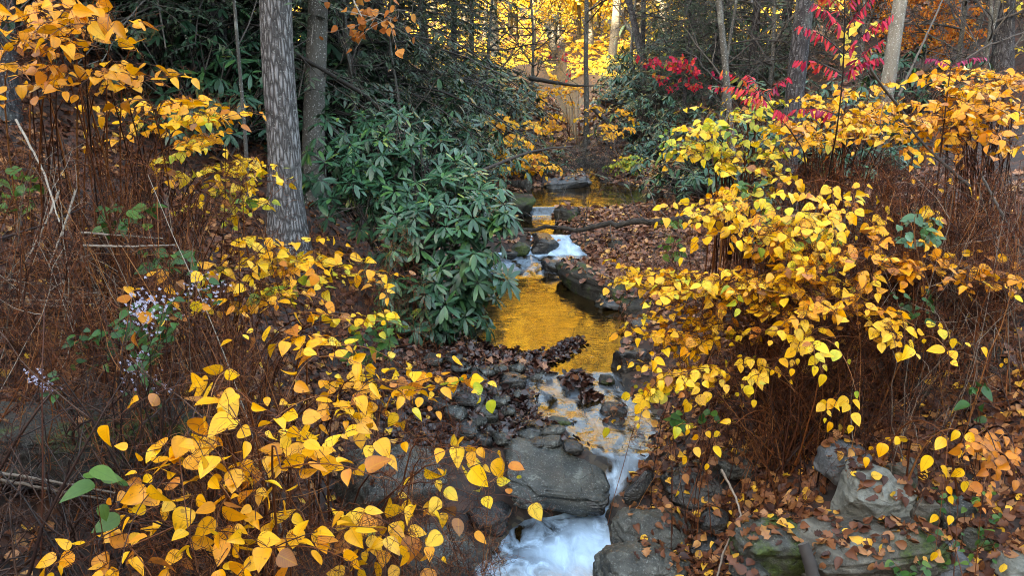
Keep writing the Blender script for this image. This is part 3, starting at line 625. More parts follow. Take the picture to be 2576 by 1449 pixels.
# gravel bar stones
bar = [(1350,1080,72,30,.2),(1330,1096,56,24,.1),(1384,1080,70,18,.0),(1345,1112,70,20,-.1),(1385,1112,60,22,-.1),(1225,1040,62,36,.2),(1185,1000,80,30,.1),(1215,935,62,24,.0),(1160,925,50,20,.1),(1290,960,70,32,.1),(1340,945,60,30,.2),(1255,930,44,22,.0),(1180,1085,60,40,.6),(1200,1060,50,34,.4),(1150,1040,60,30,.3),(1105,1020,60,28,.0),(1060,1010,50,24,.0),(1130,985,60,24,.0),(1080,975,46,20,.1),(1260,1010,44,28,.2),(1280,1035,36,22,.3),(1240,1085,40,26,.2),(1265,1105,44,26,.1),(1290,1120,36,20,.0),(1215,1110,44,30,.4),(1170,1130,50,34,.2),(1400,1140,60,24,-.2),(1440,1125,52,22,.3),(1325,1140,50,20,.1),(1275,1150,60,28,.3),(1220,1160,80,40,.2),(1140,900,44,18,.0),(1090,905,50,20,.1),(1050,935,56,22,.1),(1200,955,52,20,.0),(1300,925,40,18,.1),(1240,980,50,20,.1),(1310,990,36,16,.0)]
for i, (px, py, w, h, tl) in enumerate(bar):
    Yg = 6.0
    for _ in range(12):
        p = at(px, py, Yg); zg = gz(p[0], p[1]) + .05
        Yg = Yg + np.clip((p[2] - zg) / .4, -.3, .3)
    prock("stone", "flat dark wet stone lying on the leafy gravel bar beside the rapids", px, py, w, h, Yg, .9, rot=(uni(-.1, .15), tl, uni(-.6, .6)), seed=200 + i, m=[K_wet, K_slab, K_slab][i % 3], planes=7, boxy=.6, sub=3, group="stones on the gravel bar")

from mathutils.bvhtree import BVHTree
def bvh(parts):
    V = []; T = []; n = 0
    for v, t in parts: V.append(v); T.append(t + n); n += len(v)
    return BVHTree.FromPolygons([tuple(a) for a in np.concatenate(V)], [tuple(int(q) for q in a) for a in np.concatenate(T)])
BV = bvh(ROCKS)

# ---------------------------------------------------------------- fallen leaves
def litter(name, label, x, y, L, tint, m, onrock=True, lift=.006, wet=0.):
    n = len(x)
    z, s = ground(x, y, True)
    e = .03
    nx_ = (ground(x - e, y) - ground(x + e, y)) / (2 * e); ny_ = (ground(x, y - e) - ground(x, y + e)) / (2 * e)
    Nn = np.stack([nx_, ny_, np.ones(n)], -1)
    keep = s > -.03 + uni(0, .04, n)
    if onrock:
        for i in range(n):
            if abs(x[i]) < 5 and y[i] < 23:
                h = BV.ray_cast(Vector((x[i], y[i], z[i] + 1.2)), Vector((0, 0, -1)), 1.2)
                if h[0] is not None:
                    if h[1].z > .6 and rng.random() < (.2 if x[i] < 1.0 else .30): z[i] = h[0].z; Nn[i] = h[1]; keep[i] = True
                    else: keep[i] = False
    Nn = nrm(nrm(Nn) + rng.normal(size=(n, 3)) * .33)
    az = uni(0, 6.283, n)
    D = np.stack([np.cos(az), np.sin(az), uni(-.25, .35, n)], -1); D = D - (D * Nn).sum(-1, keepdims=True) * Nn
    P = np.stack([x, y, z + lift + uni(0, .02, n)], -1)
    g = Geo(); k = keep
    a = k & (rng.random(n) < .68); b = k & ~a
    L = np.broadcast_to(L, (n,)); tint = np.broadcast_to(tint, (n,))
    leaves(g, LITTER, P[a], D[a], Nn[a], L[a], tint[a], uni(.8, 1.3, a.sum()), uni(-1.2, 2.4, a.sum()))
    leaves(g, LITTER2, P[b], D[b], Nn[b], L[b] * 1.15, tint[b] * .85, uni(.8, 1.3, b.sum()), uni(-1., 1.6, b.sum()))
    o = g.build(name, m); return tag(o, label, "fallen leaves", None, "stuff")
n = 9000
x = np.concatenate([uni(.75, 4.2, n), uni(-4, -.6, n // 2), uni(.9, 3.2, 4500)]); y = np.concatenate([uni(3.2, 6.3, n), uni(2.6, 6.3, n // 2), uni(3.4, 5.2, 4500)])
k = np.clip(rng.beta(1.7, 1.5, len(x)) + .04 + (rng.random(len(x)) < .10) * .3, 0, 1)
litter("leaf_litter", "thick layer of brown, rust and yellow fallen leaves on the near banks", x, y, uni(.035, .078, len(x)), k, M_litter)
n = 9000
x = np.concatenate([uni(-6, -1, n), uni(-5, -1.5, 4000)]); y = np.concatenate([uni(4.5, 15, n), uni(4, 8, 4000)]); n = len(x)
litter("leaf_litter", "dark rusty fallen leaves on the left slope around the trunks", x, y, uni(.045, .10, n), np.clip(rng.beta(1.7, 1.7, n), 0, 1), M_litter)
n = 11000
x = np.concatenate([uni(-1, 5.5, n), uni(.6, 3.6, 9000), uni(-.8, 4, 5000)]); y = np.concatenate([uni(6.2, 17, n), uni(8.5, 13, 9000), uni(13, 19, 5000)]); n = len(x)
litter("leaf_litter", "reddish brown fallen leaves carpeting the mid banks around pools", x, y, uni(.05, .10, n), np.clip(rng.beta(1.8, 1.5, n) + .06, 0, 1), M_skylitter)
n = 15000
x = np.concatenate([uni(-10, 14, 9000), uni(-1.5, 5, 6000)]); y = np.concatenate([uni(17, 34, 9000), uni(15.5, 28, 6000)])
litter("leaf_litter", "rusty fallen leaves covering the far valley floor", x, y, uni(.1, .2, n), np.clip(rng.beta(2, 1.5, n), 0, 1), M_skylitter, False)
n = 26000
x = uni(-22, 30, n); y = 40 + 70 * rng.random(n) ** 1.6
litter("golden_leaf_litter", "golden sunlit leaves and undergrowth on the slope at the end of the valley", x, y, uni(.18, .38, n), np.clip(rng.beta(2, 2, n), 0, 1), M_gold, False, .1)
# wet leaf mats: the gravel bar, the spit in the golden pool, the clumps in the stream
n = 3600
x = rng.normal(-.2, .55, n); y = uni(5.35, 7.3, n)
kk = (x < .75) & (x > -2)
litter("wet_leaf_mat", "dark wet leaves packed between stones of the gravel bar", x[kk], y[kk], uni(.04, .075, kk.sum()), rng.beta(1.5, 2.2, kk.sum()), M_wetlitter)
t = rng.random(1500)
sp = np.array([at(1170, 862, 7.35), at(1250, 890, 7.05), at(1340, 902, 6.92), at(1400, 880, 7.1), at(1452, 848, 7.5)])[:, :2]
tt = t * 4; i0 = np.minimum(tt.astype(int), 3); fr = (tt - i0)[:, None]
q = sp[i0] * (1 - fr) + sp[i0 + 1] * fr + rng.normal(size=(1500, 2)) * (.075 * (1.15 - .6 * t))[:, None]
g = Geo(); nn = len(q)
az = uni(0, 6.283, nn)
leaves(g, LITTER, np.stack([q[:, 0], q[:, 1], uni(.0, .035, nn)], -1), np.stack([np.cos(az), np.sin(az), uni(-.4, .4, nn)], -1), nrm(np.array([0, 0, 1.]) + rng.normal(size=(nn, 3)) * .6), uni(.04, .075, nn), rng.beta(1.6, 2, nn), 1.1, uni(-1, 2, nn))
tag(g.build("wet_leaf_mat", M_wetlitter), "curved spit of soaked leaves reaching into the golden pool", "fallen leaves", None, "stuff")
def clump(label, px, py, Y, rx, rz, n):
    c = at(px, py, Y); g = Geo()
    d = nrm(rng.normal(size=(n, 3))); d[:, 2] = np.abs(d[:, 2])
    P = c + d * np.array([rx, rx * .8, rz]) * uni(.75, 1, n)[:, None]
    leaves(g, LITTER, P, nrm(rng.normal(size=(n, 3)) + np.array([.8, 0, -.2])), nrm(d + rng.normal(size=(n, 3)) * .5), uni(.05, .085, n), rng.beta(2, 2, n), 1., uni(-1, 2, n))
    g.add(*[(ICO[3][0] * np.array([rx, rx * .8, rz]) * .82 + c)], None, ICO[3][1], np.tile([.1, .5, .5, .5], (len(ICO[3][0]), 1)))
    tag(g.build("leaf_clump", M_wetlitter), label, "leaf clump")
clump("mound of wet red brown leaves caught in the outflow of the golden pool", 1446, 962, 6.5, .13, .09, 170)
clump("small pile of wet leaves on the tiny rock in midstream", 1480, 1004, 6.2, .085, .06, 80)

def limbs(g, P0, d0, L0, r0, depth, out=None, kids=4, droop=0., seg=7, spread=.8):
    """recursive bare branches; all branches of a level are grown together"""
    P, d, L, r = P0, nrm(d0), L0, r0
    for lev in range(depth):
        n = len(P); pts = [P]; dd = d
        for k in range(seg - 1):
            dd = nrm(dd + rng.normal(size=(n, 3)) * .16 + np.array([0, 0, .05 - droop * (lev + 1) * .05])); pts.append(pts[-1] + dd * (L / (seg - 1))[:, None])
        A = np.stack(pts, 1)
        tubes(g, A, r[:, None] * np.linspace(1, .35, seg)[None], 6 if lev == 0 else (4 if lev == 1 else 3))
        if out is not None and lev >= depth - 2: out.append(A.reshape(-1, 3))
        if lev == depth - 1: break
        j = rng.integers(2, seg, (n, kids)); S = A[np.arange(n)[:, None], j]
        tang = nrm(A[:, 1:] - A[:, :-1])[np.arange(n)[:, None], np.minimum(j - 1, seg - 2)]
        d = nrm(tang + rng.normal(size=S.shape) * spread).reshape(-1, 3)
        L = (L[:, None] * uni(.35, .7, (n, kids))).ravel(); r = np.repeat(r * .5, kids); P = S.reshape(-1, 3)
# ---------------------------------------------------------------- plants: knotweed
def twigs(g, O, n_sub, ln, rad):
    """fine zigzag dead flower twigs growing from points O"""
    n = len(O)
    if n == 0: return
    def walk(S, d, ln, m=5):
        P = [S]
        for k in range(m - 1):
            d = nrm(d + rng.normal(size=d.shape) * .38 + np.array([0, 0, .04])); P.append(P[-1] + d * (ln / (m - 1))[:, None])
        return np.stack(P, 1)
    d = nrm(rng.normal(size=(n, 3)) + np.array([0, 0, .35]))
    A = walk(O, d, uni(.6, 1.3, n) * ln)
    tubes(g, A, np.linspace(rad, rad * .6, 5)[None] * np.ones((n, 1)), 3)
    for k in range(n_sub):
        j = rng.integers(1, 5, n)
        S = A[np.arange(n), j]
        B = walk(S, nrm(rng.normal(size=(n, 3)) + .4 * d), uni(.3, .7, n) * ln, 4)
        tubes(g, B, np.linspace(rad * .8, rad * .5, 4)[None] * np.ones((n, 1)), 3)
def knotweed(label, root, blobs, L=.1, tint=(.45, .2), per=(3, 4), droop=.35, leafn=(7, 11), tw=5, twr=.0011, spr=.42, face=.45, group=None, green=0., canes=1, base_r=.007, m_c=None, brown=.05, vary=.3, rs=.2, keep=.76):
    rx, ry = root
    rz = gz(rx, ry)
    t = thing("knotweed_shrub", label, "shrub", (rx, ry, rz), group)
    gs, gl, gt = Geo(), Geo(), Geo()
    for (px, py, brx, bry, Y, dY, nh) in blobs:
        for h in range(nh):
            a, r = uni(0, 6.283), math.sqrt(uni(0, 1))
            P = at(px + brx * r * math.cos(a), py + bry * r * math.sin(a), Y + uni(-dY, dY))
            P[2] = max(P[2], gz(P[0], P[1]) + .06)
            R0 = np.array([rx, ry, 0]) + np.array([uni(-rs, rs), uni(-rs, rs), 0])
            hd = P - R0; hd[2] = 0
            far = np.linalg.norm(hd)
            if far > 1.3: R0 = R0 + hd * (1 - 1.3 / far) * .8
            R0[2] = gz(R0[0], R0[1]) - .03
            hd = P - R0; hd[2] = 0
            up = max(P[2] - R0[2], .25)
            Cp = R0 + hd * .22 + np.array([uni(-.1, .1), uni(-.1, .1), up * uni(1.0, 1.3)])
            B = bez(R0[None], Cp[None], P[None], 9)
            tubes(gs, B, np.linspace(base_r, .0022, 9)[None], 5)
            o = nrm(hd + np.array([0, -.25, 0]) * max(np.linalg.norm(hd), .3))
            for s in range(rng.integers(per[0], per[1] + 1)):
                ti = uni(.72, 1.0) if s else 1.0
                S = ((1 - ti) ** 2 * R0 + 2 * ti * (1 - ti) * Cp + ti ** 2 * P)
                az = math.atan2(o[1], o[0]) + uni(-1.25, 1.25)
                ln = spr * uni(.7, 1.25) * L / .1
                d0 = np.array([math.cos(az), math.sin(az), uni(0, .45)])
                E = S + d0 * ln + np.array([0, 0, -droop * ln * uni(.5, 1.3)])
                M = S + d0 * ln * .55 + np.array([0, 0, .10 * ln])
                T = bez(S[None], M[None], E[None], 7)
                tubes(gs, T, np.linspace(.0026, .0012, 7)[None], 4)
                k = rng.integers(leafn[0], leafn[1] + 1)
                tt = np.linspace(.1, 1, k); pos = ((1 - tt) ** 2)[:, None] * S + (2 * tt * (1 - tt))[:, None] * M + (tt ** 2)[:, None] * E
                tan = nrm((2 * (1 - tt))[:, None] * (M - S) + (2 * tt)[:, None] * (E - M))
                side = nrm(np.cross(tan, np.array([0, 0, 1.])))
                sg = np.where(np.arange(k) % 2 == 0, 1., -1.)[:, None]; sg[-1] = 0
                D = tan * uni(.35, .7, k)[:, None] + side * sg * .85 + np.array([0, 0, -1.]) * (droop * uni(.3, 1.6, k))[:, None] + rng.normal(size=(k, 3)) * vary * .6
                Nn = np.array([0, 0, .85]) + np.array([0, -face, 0]) + rng.normal(size=(k, 3)) * vary
                bt = np.clip(rng.normal(tint[0], tint[1] * .55) + rng.normal(size=k) * tint[1] * .5, .14, .86)
                bt = np.where(rng.random(k) < brown, uni(.86, 1, k), bt)
                if rng.random() < green: bt = uni(.0, .2, k)
                sz = L * uni(.45, 1.18, k) * (1 - .25 * tt)
                kp = rng.random(k) < keep
                leaves(gl, KNOT, (pos + side * sg * .012)[kp], D[kp], Nn[kp], sz[kp], bt[kp], uni(.72, 1.12, kp.sum()), uni(-.8, 2.6, kp.sum()))
                if tw:
                    twigs(gt, pos[rng.integers(0, k, tw)], 3, .10 * L / .1, twr)
    st = gs.build("stems", m_c or M_cane, t); gl.build("leaves", M_knot, t)
    if gt.n: gt.build("seed_sprays", M_twig, st)
    return t
# near left
knotweed("large leaved yellow shrub filling the bottom left, biggest leaves in the picture", (-1.05, 2.75), [(560, 1230, 230, 110, 2.45, .3, 9), (460, 1110, 60, 40, 2.3, .15, 3), (740, 1130, 110, 60, 2.7, .2, 6), (330, 1350, 150, 40, 2.35, .2, 4), (500, 1000, 40, 25, 2.3, .1, 2), (720, 1330, 120, 50, 2.6, .2, 5), (620, 1400, 200, 20, 2.4, .2, 3)], .090, (.54, .16), (1, 3), .2, (4, 7), 6, .001, .40, .45, vary=.6, keep=.66)
knotweed("yellow shrub with rusty twigs leaning over the left of the foamy pool", (-.75, 3.3), [(940, 1310, 150, 80, 3.1, .3, 6), (1080, 1170, 100, 50, 3.4, .25, 4), (1180, 1260, 60, 40, 3.3, .2, 2), (1020, 1400, 130, 30, 3.0, .2, 3)], .100, (.48, .16), (1, 3), .35, (4, 7), 12, .0009, .34, .7, vary=.5, keep=.68)
knotweed("yellow shrub in front of the gravel bar, orange tinted at its right tip", (-1.3, 4.2), [(880, 1000, 120, 40, 3.7, .3, 6), (1020, 985, 80, 30, 3.9, .25, 4), (800, 900, 90, 40, 3.6, .3, 4)], .095, (.52, .2), (2, 3), .25, (5, 8), 7, .001, .36, .4, vary=.5)
knotweed("yellow and green shrub just left of the rhododendron foot", (-1.7, 4.9), [(880, 830, 60, 45, 4.6, .2, 5)], .085, (.28, .12), (2, 3), .4, (6, 9), 2, .001, .34, .5, green=.35, vary=.4)
knotweed("low yellow shrub in front of the furrowed trunk", (-2.1, 5.3), [(730, 670, 150, 60, 4.8, .3, 9), (640, 610, 70, 25, 4.9, .2, 2), (570, 740, 80, 50, 4.8, .3, 3), (920, 700, 90, 20, 4.9, .2, 3), (650, 780, 130, 40, 4.6, .3, 5)], .092, (.42, .2), (2, 3), .2, (5, 9), 10, .0012, .36, .3, vary=.5)
knotweed("sparse yellow shrub above the purple white asters", (-2.4, 4.4), [(420, 720, 120, 60, 4.1, .3, 4), (520, 800, 120, 60, 4.1, .3, 3)], .09, (.6, .2), (1, 2), .35, (3, 6), 6, .0011, .38, .4, brown=.3, vary=.5)
knotweed("tall orange yellow shrub filling the top left corner", (-2.75, 4.9), [(130, 60, 170, 60, 3.9, .4, 9), (60, 150, 80, 100, 3.7, .3, 4), (290, 100, 110, 40, 4.2, .3, 5), (230, 210, 160, 40, 4.2, .4, 6), (380, 230, 70, 25, 4.4, .3, 3)], .09, (.66, .13), (2, 3), .25, (5, 8), 5, .0011, .38, .4, base_r=.0065, vary=.5, rs=.55)
knotweed("yellow shrub with a long pointing spray left of the furrowed trunk", (-2.9, 6.2), [(470, 340, 120, 40, 5.4, .3, 7), (560, 300, 50, 20, 5.4, .2, 3), (390, 280, 90, 35, 5.2, .3, 5)], .09, (.5, .16), (2, 3), .2, (6, 9), 6, .0012, .42, .35, vary=.45)
knotweed("yellow green shrub beside the foot of the furrowed trunk", (-2.6, 5.9), [(590, 455, 65, 40, 5.4, .2, 8), (560, 520, 70, 25, 5.3, .2, 4), (480, 430, 60, 30, 5.3, .2, 3)], .085, (.32, .14), (2, 3), .25, (6, 9), 6, .0012, .36, .35, green=.08, vary=.45)
# right bank
knotweed("pale yellow shrub nearest the stream above the leafy flat", (2.05, 7.3), [(1810, 350, 95, 50, 6.4, .4, 13), (1770, 400, 45, 45, 6.4, .3, 7), (1880, 420, 90, 50, 6.2, .4, 9), (1900, 300, 80, 35, 6.6, .3, 7)], .082, (.25, .13), (2, 4), .3, (6, 9), 5, .0012, .34, .4, green=.12, vary=.45)
knotweed("golden shrub behind the dark right hand trunk", (3.1, 7.6), [(2120, 280, 120, 45, 6.8, .5, 13), (2050, 335, 110, 45, 6.4, .5, 11), (2220, 325, 130, 45, 6.4, .5, 13), (2160, 245, 50, 25, 7.2, .3, 3)], .085, (.50, .16), (2, 4), .25, (6, 9), 5, .0013, .34, .35, vary=.45)
knotweed("tall golden shrub under the purple sumac at the right edge", (3.9, 6.6), [(2420, 275, 150, 60, 5.8, .5, 18), (2360, 345, 140, 45, 5.7, .4, 11), (2500, 215, 70, 35, 6.2, .3, 6), (2390, 195, 50, 15, 6.4, .2, 2), (2540, 330, 50, 60, 5.4, .3, 6)], .088, (.56, .16), (2, 4), .25, (6, 9), 6, .0012, .36, .35, vary=.45)
knotweed("dense yellow shrub on the right bank above the pool", (2.0, 5.7), [(1930, 570, 150, 55, 5.0, .3, 12), (2050, 600, 110, 55, 4.9, .3, 10), (1790, 545, 80, 25, 5.3, .2, 5), (2130, 495, 45, 15, 5.2, .2, 2), (1850, 500, 60, 25, 5.5, .2, 4)], .086, (.36, .14), (2, 4), .45, (6, 9), 5, .0011, .32, .65, green=.03, vary=.4)
knotweed("broad yellow shrub leaning over the golden pool from the right", (1.95, 5.5), [(1720, 725, 110, 35, 4.9, .3, 9), (1640, 720, 60, 20, 5.0, .2, 4), (1830, 750, 130, 50, 4.7, .3, 11), (1960, 690, 120, 50, 4.7, .3, 11), (1660, 850, 60, 30, 4.9, .2, 5), (1760, 830, 80, 40, 4.8, .3, 5), (2010, 780, 80, 30, 4.5, .3, 3)], .086, (.42, .15), (2, 4), .2, (6, 9), 10, .0011, .34, .3, vary=.5)
knotweed("amber shrub with tan edges in the middle of the right bank", (2.6, 5.3), [(2130, 720, 120, 50, 4.6, .3, 9), (2180, 640, 110, 40, 4.9, .3, 7), (2310, 690, 130, 35, 4.6, .3, 8), (2450, 710, 70, 20, 4.6, .2, 5), (2390, 640, 70, 20, 4.9, .2, 3), (2080, 800, 140, 35, 4.55, .25, 5), (1960, 830, 80, 30, 4.6, .2, 3)], .086, (.60, .16), (2, 3), .2, (5, 8), 10, .0011, .36, .3, vary=.5)
knotweed("low sprays of heart shaped yellow leaves arching over the right hollow", (2.35, 4.7), [(2280, 830, 90, 25, 4.2, .2, 3), (2390, 870, 35, 15, 4.15, .1, 1), (2060, 870, 80, 30, 4.3, .2, 3), (2030, 800, 50, 20, 4.3, .2, 1)], .088, (.36, .1), (2, 3), .55, (5, 8), 8, .001, .32, .9, vary=.3)
knotweed("yellow sprays hanging above the rapids from the right bank", (1.85, 4.75), [(1660, 960, 60, 35, 4.55, .2, 4), (1740, 960, 60, 30, 4.5, .2, 3), (1620, 1000, 30, 15, 4.6, .1, 1), (1850, 930, 70, 40, 4.5, .2, 3)], .088, (.34, .1), (2, 3), .7, (5, 8), 7, .001, .30, 1.0, vary=.3)
knotweed("few pendent yellow leaves with green ones below the rapids sprays", (1.85, 4.5), [(1770, 1075, 30, 15, 4.4, .1, 2), (1850, 1060, 20, 15, 4.35, .1, 1), (2050, 1000, 40, 15, 4.3, .1, 1), (2140, 990, 30, 15, 4.25, .1, 1)], .085, (.34, .1), (1, 2), .9, (5, 8), 1, .001, .30, 1.0, green=.15)
knotweed("hanging vine of round yellow leaves in front of the lower right rocks", (2.3, 4.1), [(2305, 1120, 20, 20, 3.75, .08, 2), (2400, 1085, 60, 20, 3.8, .1, 2)], .092, (.42, .08), (1, 1), 1.0, (6, 8), 1, .0009, .4, 1.1)
knotweed("scattered yellow sprigs among the brown canes at right", (2.7, 5.7), [(2285, 400, 20, 12, 5.4, .1, 1), (2310, 470, 30, 15, 5.3, .1, 1), (2020, 465, 20, 12, 5.7, .1, 1), (2040, 375, 30, 15, 5.8, .1, 1), (2350, 545, 40, 15, 5.1, .1, 2), (2220, 560, 40, 20, 5.2, .1, 2)], .085, (.45, .12), (1, 2), .5, (4, 7), 6, .0013, .34, .7)
knotweed("pinkish orange low shrub at the lower right edge", (2.75, 4.15), [(2500, 1130, 80, 25, 3.8, .15, 4), (2440, 1210, 50, 15, 3.8, .1, 1)], .070, (.84, .03), (2, 3), .5, (5, 8), 2, .0009, .34, .8)
# far upstream
knotweed("yellow thicket on the far left bank beside the pale rhododendron", (-.1, 16), [(1290, 390, 60, 50, 15, .6, 12), (1330, 410, 45, 25, 14.6, .4, 8), (1280, 320, 50, 30, 16, .5, 6)], .12, (.5, .14), (2, 4), .4, (7, 10), 0, .0015, .34, .6)
knotweed("yellow thicket behind the thin pole upstream", (1.5, 20), [(1430, 255, 80, 35, 20, .8, 7), (1370, 215, 80, 25, 22, .8, 5), (1420, 310, 70, 20, 19, .6, 5)], .13, (.5, .16), (2, 4), .4, (7, 10), 0, .0015, .34, .6)
knotweed("golden thicket around the stump of branches above the upper pool", (2.4, 19), [(1520, 290, 60, 20, 18.5, .6, 5), (1530, 335, 60, 15, 18, .6, 6), (1400, 345, 18, 12, 18.5, .3, 2)], .12, (.46, .14), (2, 4), .4, (7, 10), 0, .0015, .34, .6)
knotweed("round green and yellow bush standing right of the upper pool", (2.35, 16.0), [(1580, 415, 45, 28, 15.6, .4, 12)], .10, (.22, .1), (3, 4), .4, (7, 10), 0, .0015, .3, .6, green=.6)

# brush: bare rusty stems and twigs
def brush(label, root, blobs, nc, m_c, m_t, tw=10, rad=.005, twl=.13, twr=.001, cat="bare shrub", group=None, lean=.5, nsub=4, fan=False, nb=2):
    rz = gz(*root); t = thing("bare_brush", label, cat, (*root, rz), group)
    gs, gt = Geo(), Geo()
    for (px, py, brx, bry, Y, dY, n) in blobs:
        for h in range(n):
            P = at(px + brx * uni(-1, 1), py + bry * uni(-1, 1), Y + uni(-dY, dY))
            P[2] = max(P[2], gz(P[0], P[1]) + .05)
            R0 = P + np.array([uni(-lean, lean), uni(-.4, .3), 0]); R0[2] = gz(R0[0], R0[1]) - .03
            if fan: R0 = np.array([root[0], root[1], rz - .03]) + np.array([uni(-.22, .22), uni(-.12, .12), 0])
            Cp = (R0 + P) / 2 + rng.normal(size=3) * .12 + (np.array([0, 0, .12]) if fan else 0)
            B = bez(R0[None], Cp[None], P[None], 8); B[:, 1:] += rng.normal(size=(1, 7, 3)) * .008
            tubes(gs, B, np.linspace(rad * uni(.5, 1.3), rad * .3, 8)[None], 5)
            if rad > .003:
                S = B[0][rng.integers(3, 7, nb)]
                limbs(gs, S, nrm(B[0][7] - B[0][3])[None] + rng.normal(size=(nb, 3)) * .7, uni(.2, .5, nb), np.full(nb, rad * .42), 2, None, 3, spread=.55, droop=1.)
            if tw: twigs(gt, B[0][rng.integers(3, 8, tw)] , nsub, twl, twr)
    st = gs.build("stems", m_c, t)
    if gt.n: gt.build("twig_sprays", m_t, st)
    return t
brush("rusty bare thicket covering the left slope above the asters", (-2.9, 4.6), [(250, 560, 280, 150, 4.3, .5, 34), (150, 720, 220, 130, 3.9, .4, 26), (430, 540, 200, 110, 4.6, .4, 26), (350, 420, 250, 80, 5.2, .4, 24), (110, 360, 150, 80, 4.9, .4, 26)], 0, M_cane, M_twig, 11, .0065, .17, .0016, lean=.8)
brush("rusty twiggy tangle around and below the purple white asters", (-2.0, 3.7), [(350, 880, 280, 110, 3.5, .4, 34), (560, 860, 160, 90, 3.8, .3, 20), (130, 900, 150, 120, 3.3, .3, 16)], 0, M_cane, M_twig, 12, .005, .15, .0013, lean=.8)
brush("dark crossing canes in front of the hollow on the left", (-1.7, 2.9), [(150, 1050, 200, 160, 2.9, .3, 22), (100, 1280, 160, 120, 2.6, .25, 16), (380, 1020, 140, 120, 3.0, .3, 12)], 0, M_darkcane, M_darkcane, 4, .008, .14, .0011, lean=.8, nsub=2)
brush("rusty fine twigs on the slope under the near yellow shrub", (-.9, 3.0), [(760, 1330, 260, 100, 2.8, .3, 26), (520, 1400, 250, 50, 2.6, .25, 16), (1000, 1080, 150, 70, 3.8, .3, 16), (1120, 1290, 120, 80, 3.3, .3, 14)], 0, M_cane, M_twig, 20, .003, .13, .0012)
brush("pale russet grassy twigs beside the lower rhododendron leaves", (-1.5, 5.6), [(900, 650, 110, 60, 5.2, .3, 22), (1000, 620, 60, 40, 5.4, .2, 10)], 0, M_twig, M_twig, 12, .002, .16, .0011)
brush("pale and tan canes leaning across the rusty left slope", (-2.6, 4.2), [(200, 520, 240, 120, 4.2, .4, 10), (250, 720, 250, 120, 3.8, .4, 7), (80, 420, 80, 120, 4.4, .3, 5)], 0, M_pale, M_twig, 3, .0042, .2, .0014, lean=.9)
brush("tan dry stems standing among the canes at the right edge", (3.3, 5.2), [(2480, 560, 90, 120, 4.9, .4, 14), (2330, 640, 150, 80, 4.8, .3, 10), (2420, 900, 140, 80, 4.3, .2, 8)], 0, M_pale, M_twig, 3, .0035, .16, .0012, lean=.6)
brush("upright brown cane thicket at the right edge", (3.6, 5.6), [(2440, 480, 150, 110, 5.2, .4, 60), (2350, 560, 120, 90, 5.2, .4, 36), (2520, 600, 60, 100, 4.8, .4, 26)], 0, M_cane, M_twig, 9, .0055, .16, .0018, lean=.25)
brush("brown twiggy thicket under the golden shrub right of the dark trunk", (2.9, 6.2), [(2150, 420, 150, 60, 5.9, .3, 34), (2000, 430, 100, 60, 6.2, .3, 20), (2250, 480, 100, 70, 5.6, .3, 24)], 0, M_cane, M_twig, 14, .005, .16, .0018, lean=.3)
brush("dense clump of brown canes rising beside the mossy boulder", (1.85, 4.6), [(2010, 900, 200, 100, 4.6, .2, 34), (2180, 900, 140, 80, 4.6, .2, 18), (1880, 900, 90, 80, 4.7, .2, 12)], 0, M_cane, M_twig, 2, .0055, .12, .0013, fan=True, nb=1)
brush("rusty tangle of twigs in the middle of the right bank", (2.3, 5.0), [(2100, 800, 220, 60, 4.7, .25, 26), (1850, 830, 160, 60, 4.8, .25, 20), (2300, 780, 160, 60, 4.6, .25, 16), (2080, 660, 160, 60, 5.0, .25, 16)], 0, M_cane, M_twig, 20, .0035, .15, .0016)
brush("grey brown crossing twigs over the shaded rocks on the right", (2.9, 4.6), [(2380, 960, 190, 80, 4.4, .25, 24), (2250, 1050, 160, 60, 4.3, .2, 14)], 0, M_darkcane, M_twig, 5, .0035, .14, .0009, lean=.9)
brush("grey bare twigs hanging over the stones above the upper pool", (2.0, 16.5), [(1500, 390, 70, 45, 16.2, .4, 26), (1470, 430, 60, 40, 15.6, .4, 14)], 0, M_greytwig, M_greytwig, 6, .008, .4, .0035, lean=.8)
brush("rust brown brush behind the leafy flat on the right", (2.6, 8.6), [(1640, 650, 110, 40, 8.6, .5, 14), (1740, 620, 90, 40, 8.0, .5, 12)], 0, M_cane, M_greytwig, 5, .004, .2, .0016)

# ---------------------------------------------------------------- rhododendrons
def rosette(gl, gs, P, ax, L, n, tint, droop, lm=None):
    ax = nrm(np.asarray(ax, float)); ref = np.array([1., 0, 0]) if abs(ax[0]) < .8 else np.array([0, 1., 0])
    u = nrm(np.cross(ax, ref)); v = np.cross(ax, u)
    a = np.arange(n) * 2.399 + uni(0, 6.28)
    dr = np.clip(rng.normal(droop, .28, n), -.5, 1.4)
    D = (u * np.cos(a)[:, None] + v * np.sin(a)[:, None]) + ax * .35 - np.array([0, 0, 1.]) * dr[:, None]
    Nn = nrm(ax * .8 + np.array([0, 0, .5]) + rng.normal(size=(n, 3)) * .2)
    Dn = nrm(D); 
    leaves(gl, lm or RHODO, P + Dn * .012, Dn, Nn, L * uni(.7, 1.12, n), np.clip(rng.normal(tint + uni(-.3, .25), .17, n), 0, .94), uni(.85, 1.15, n), uni(.2, 1.6, n))
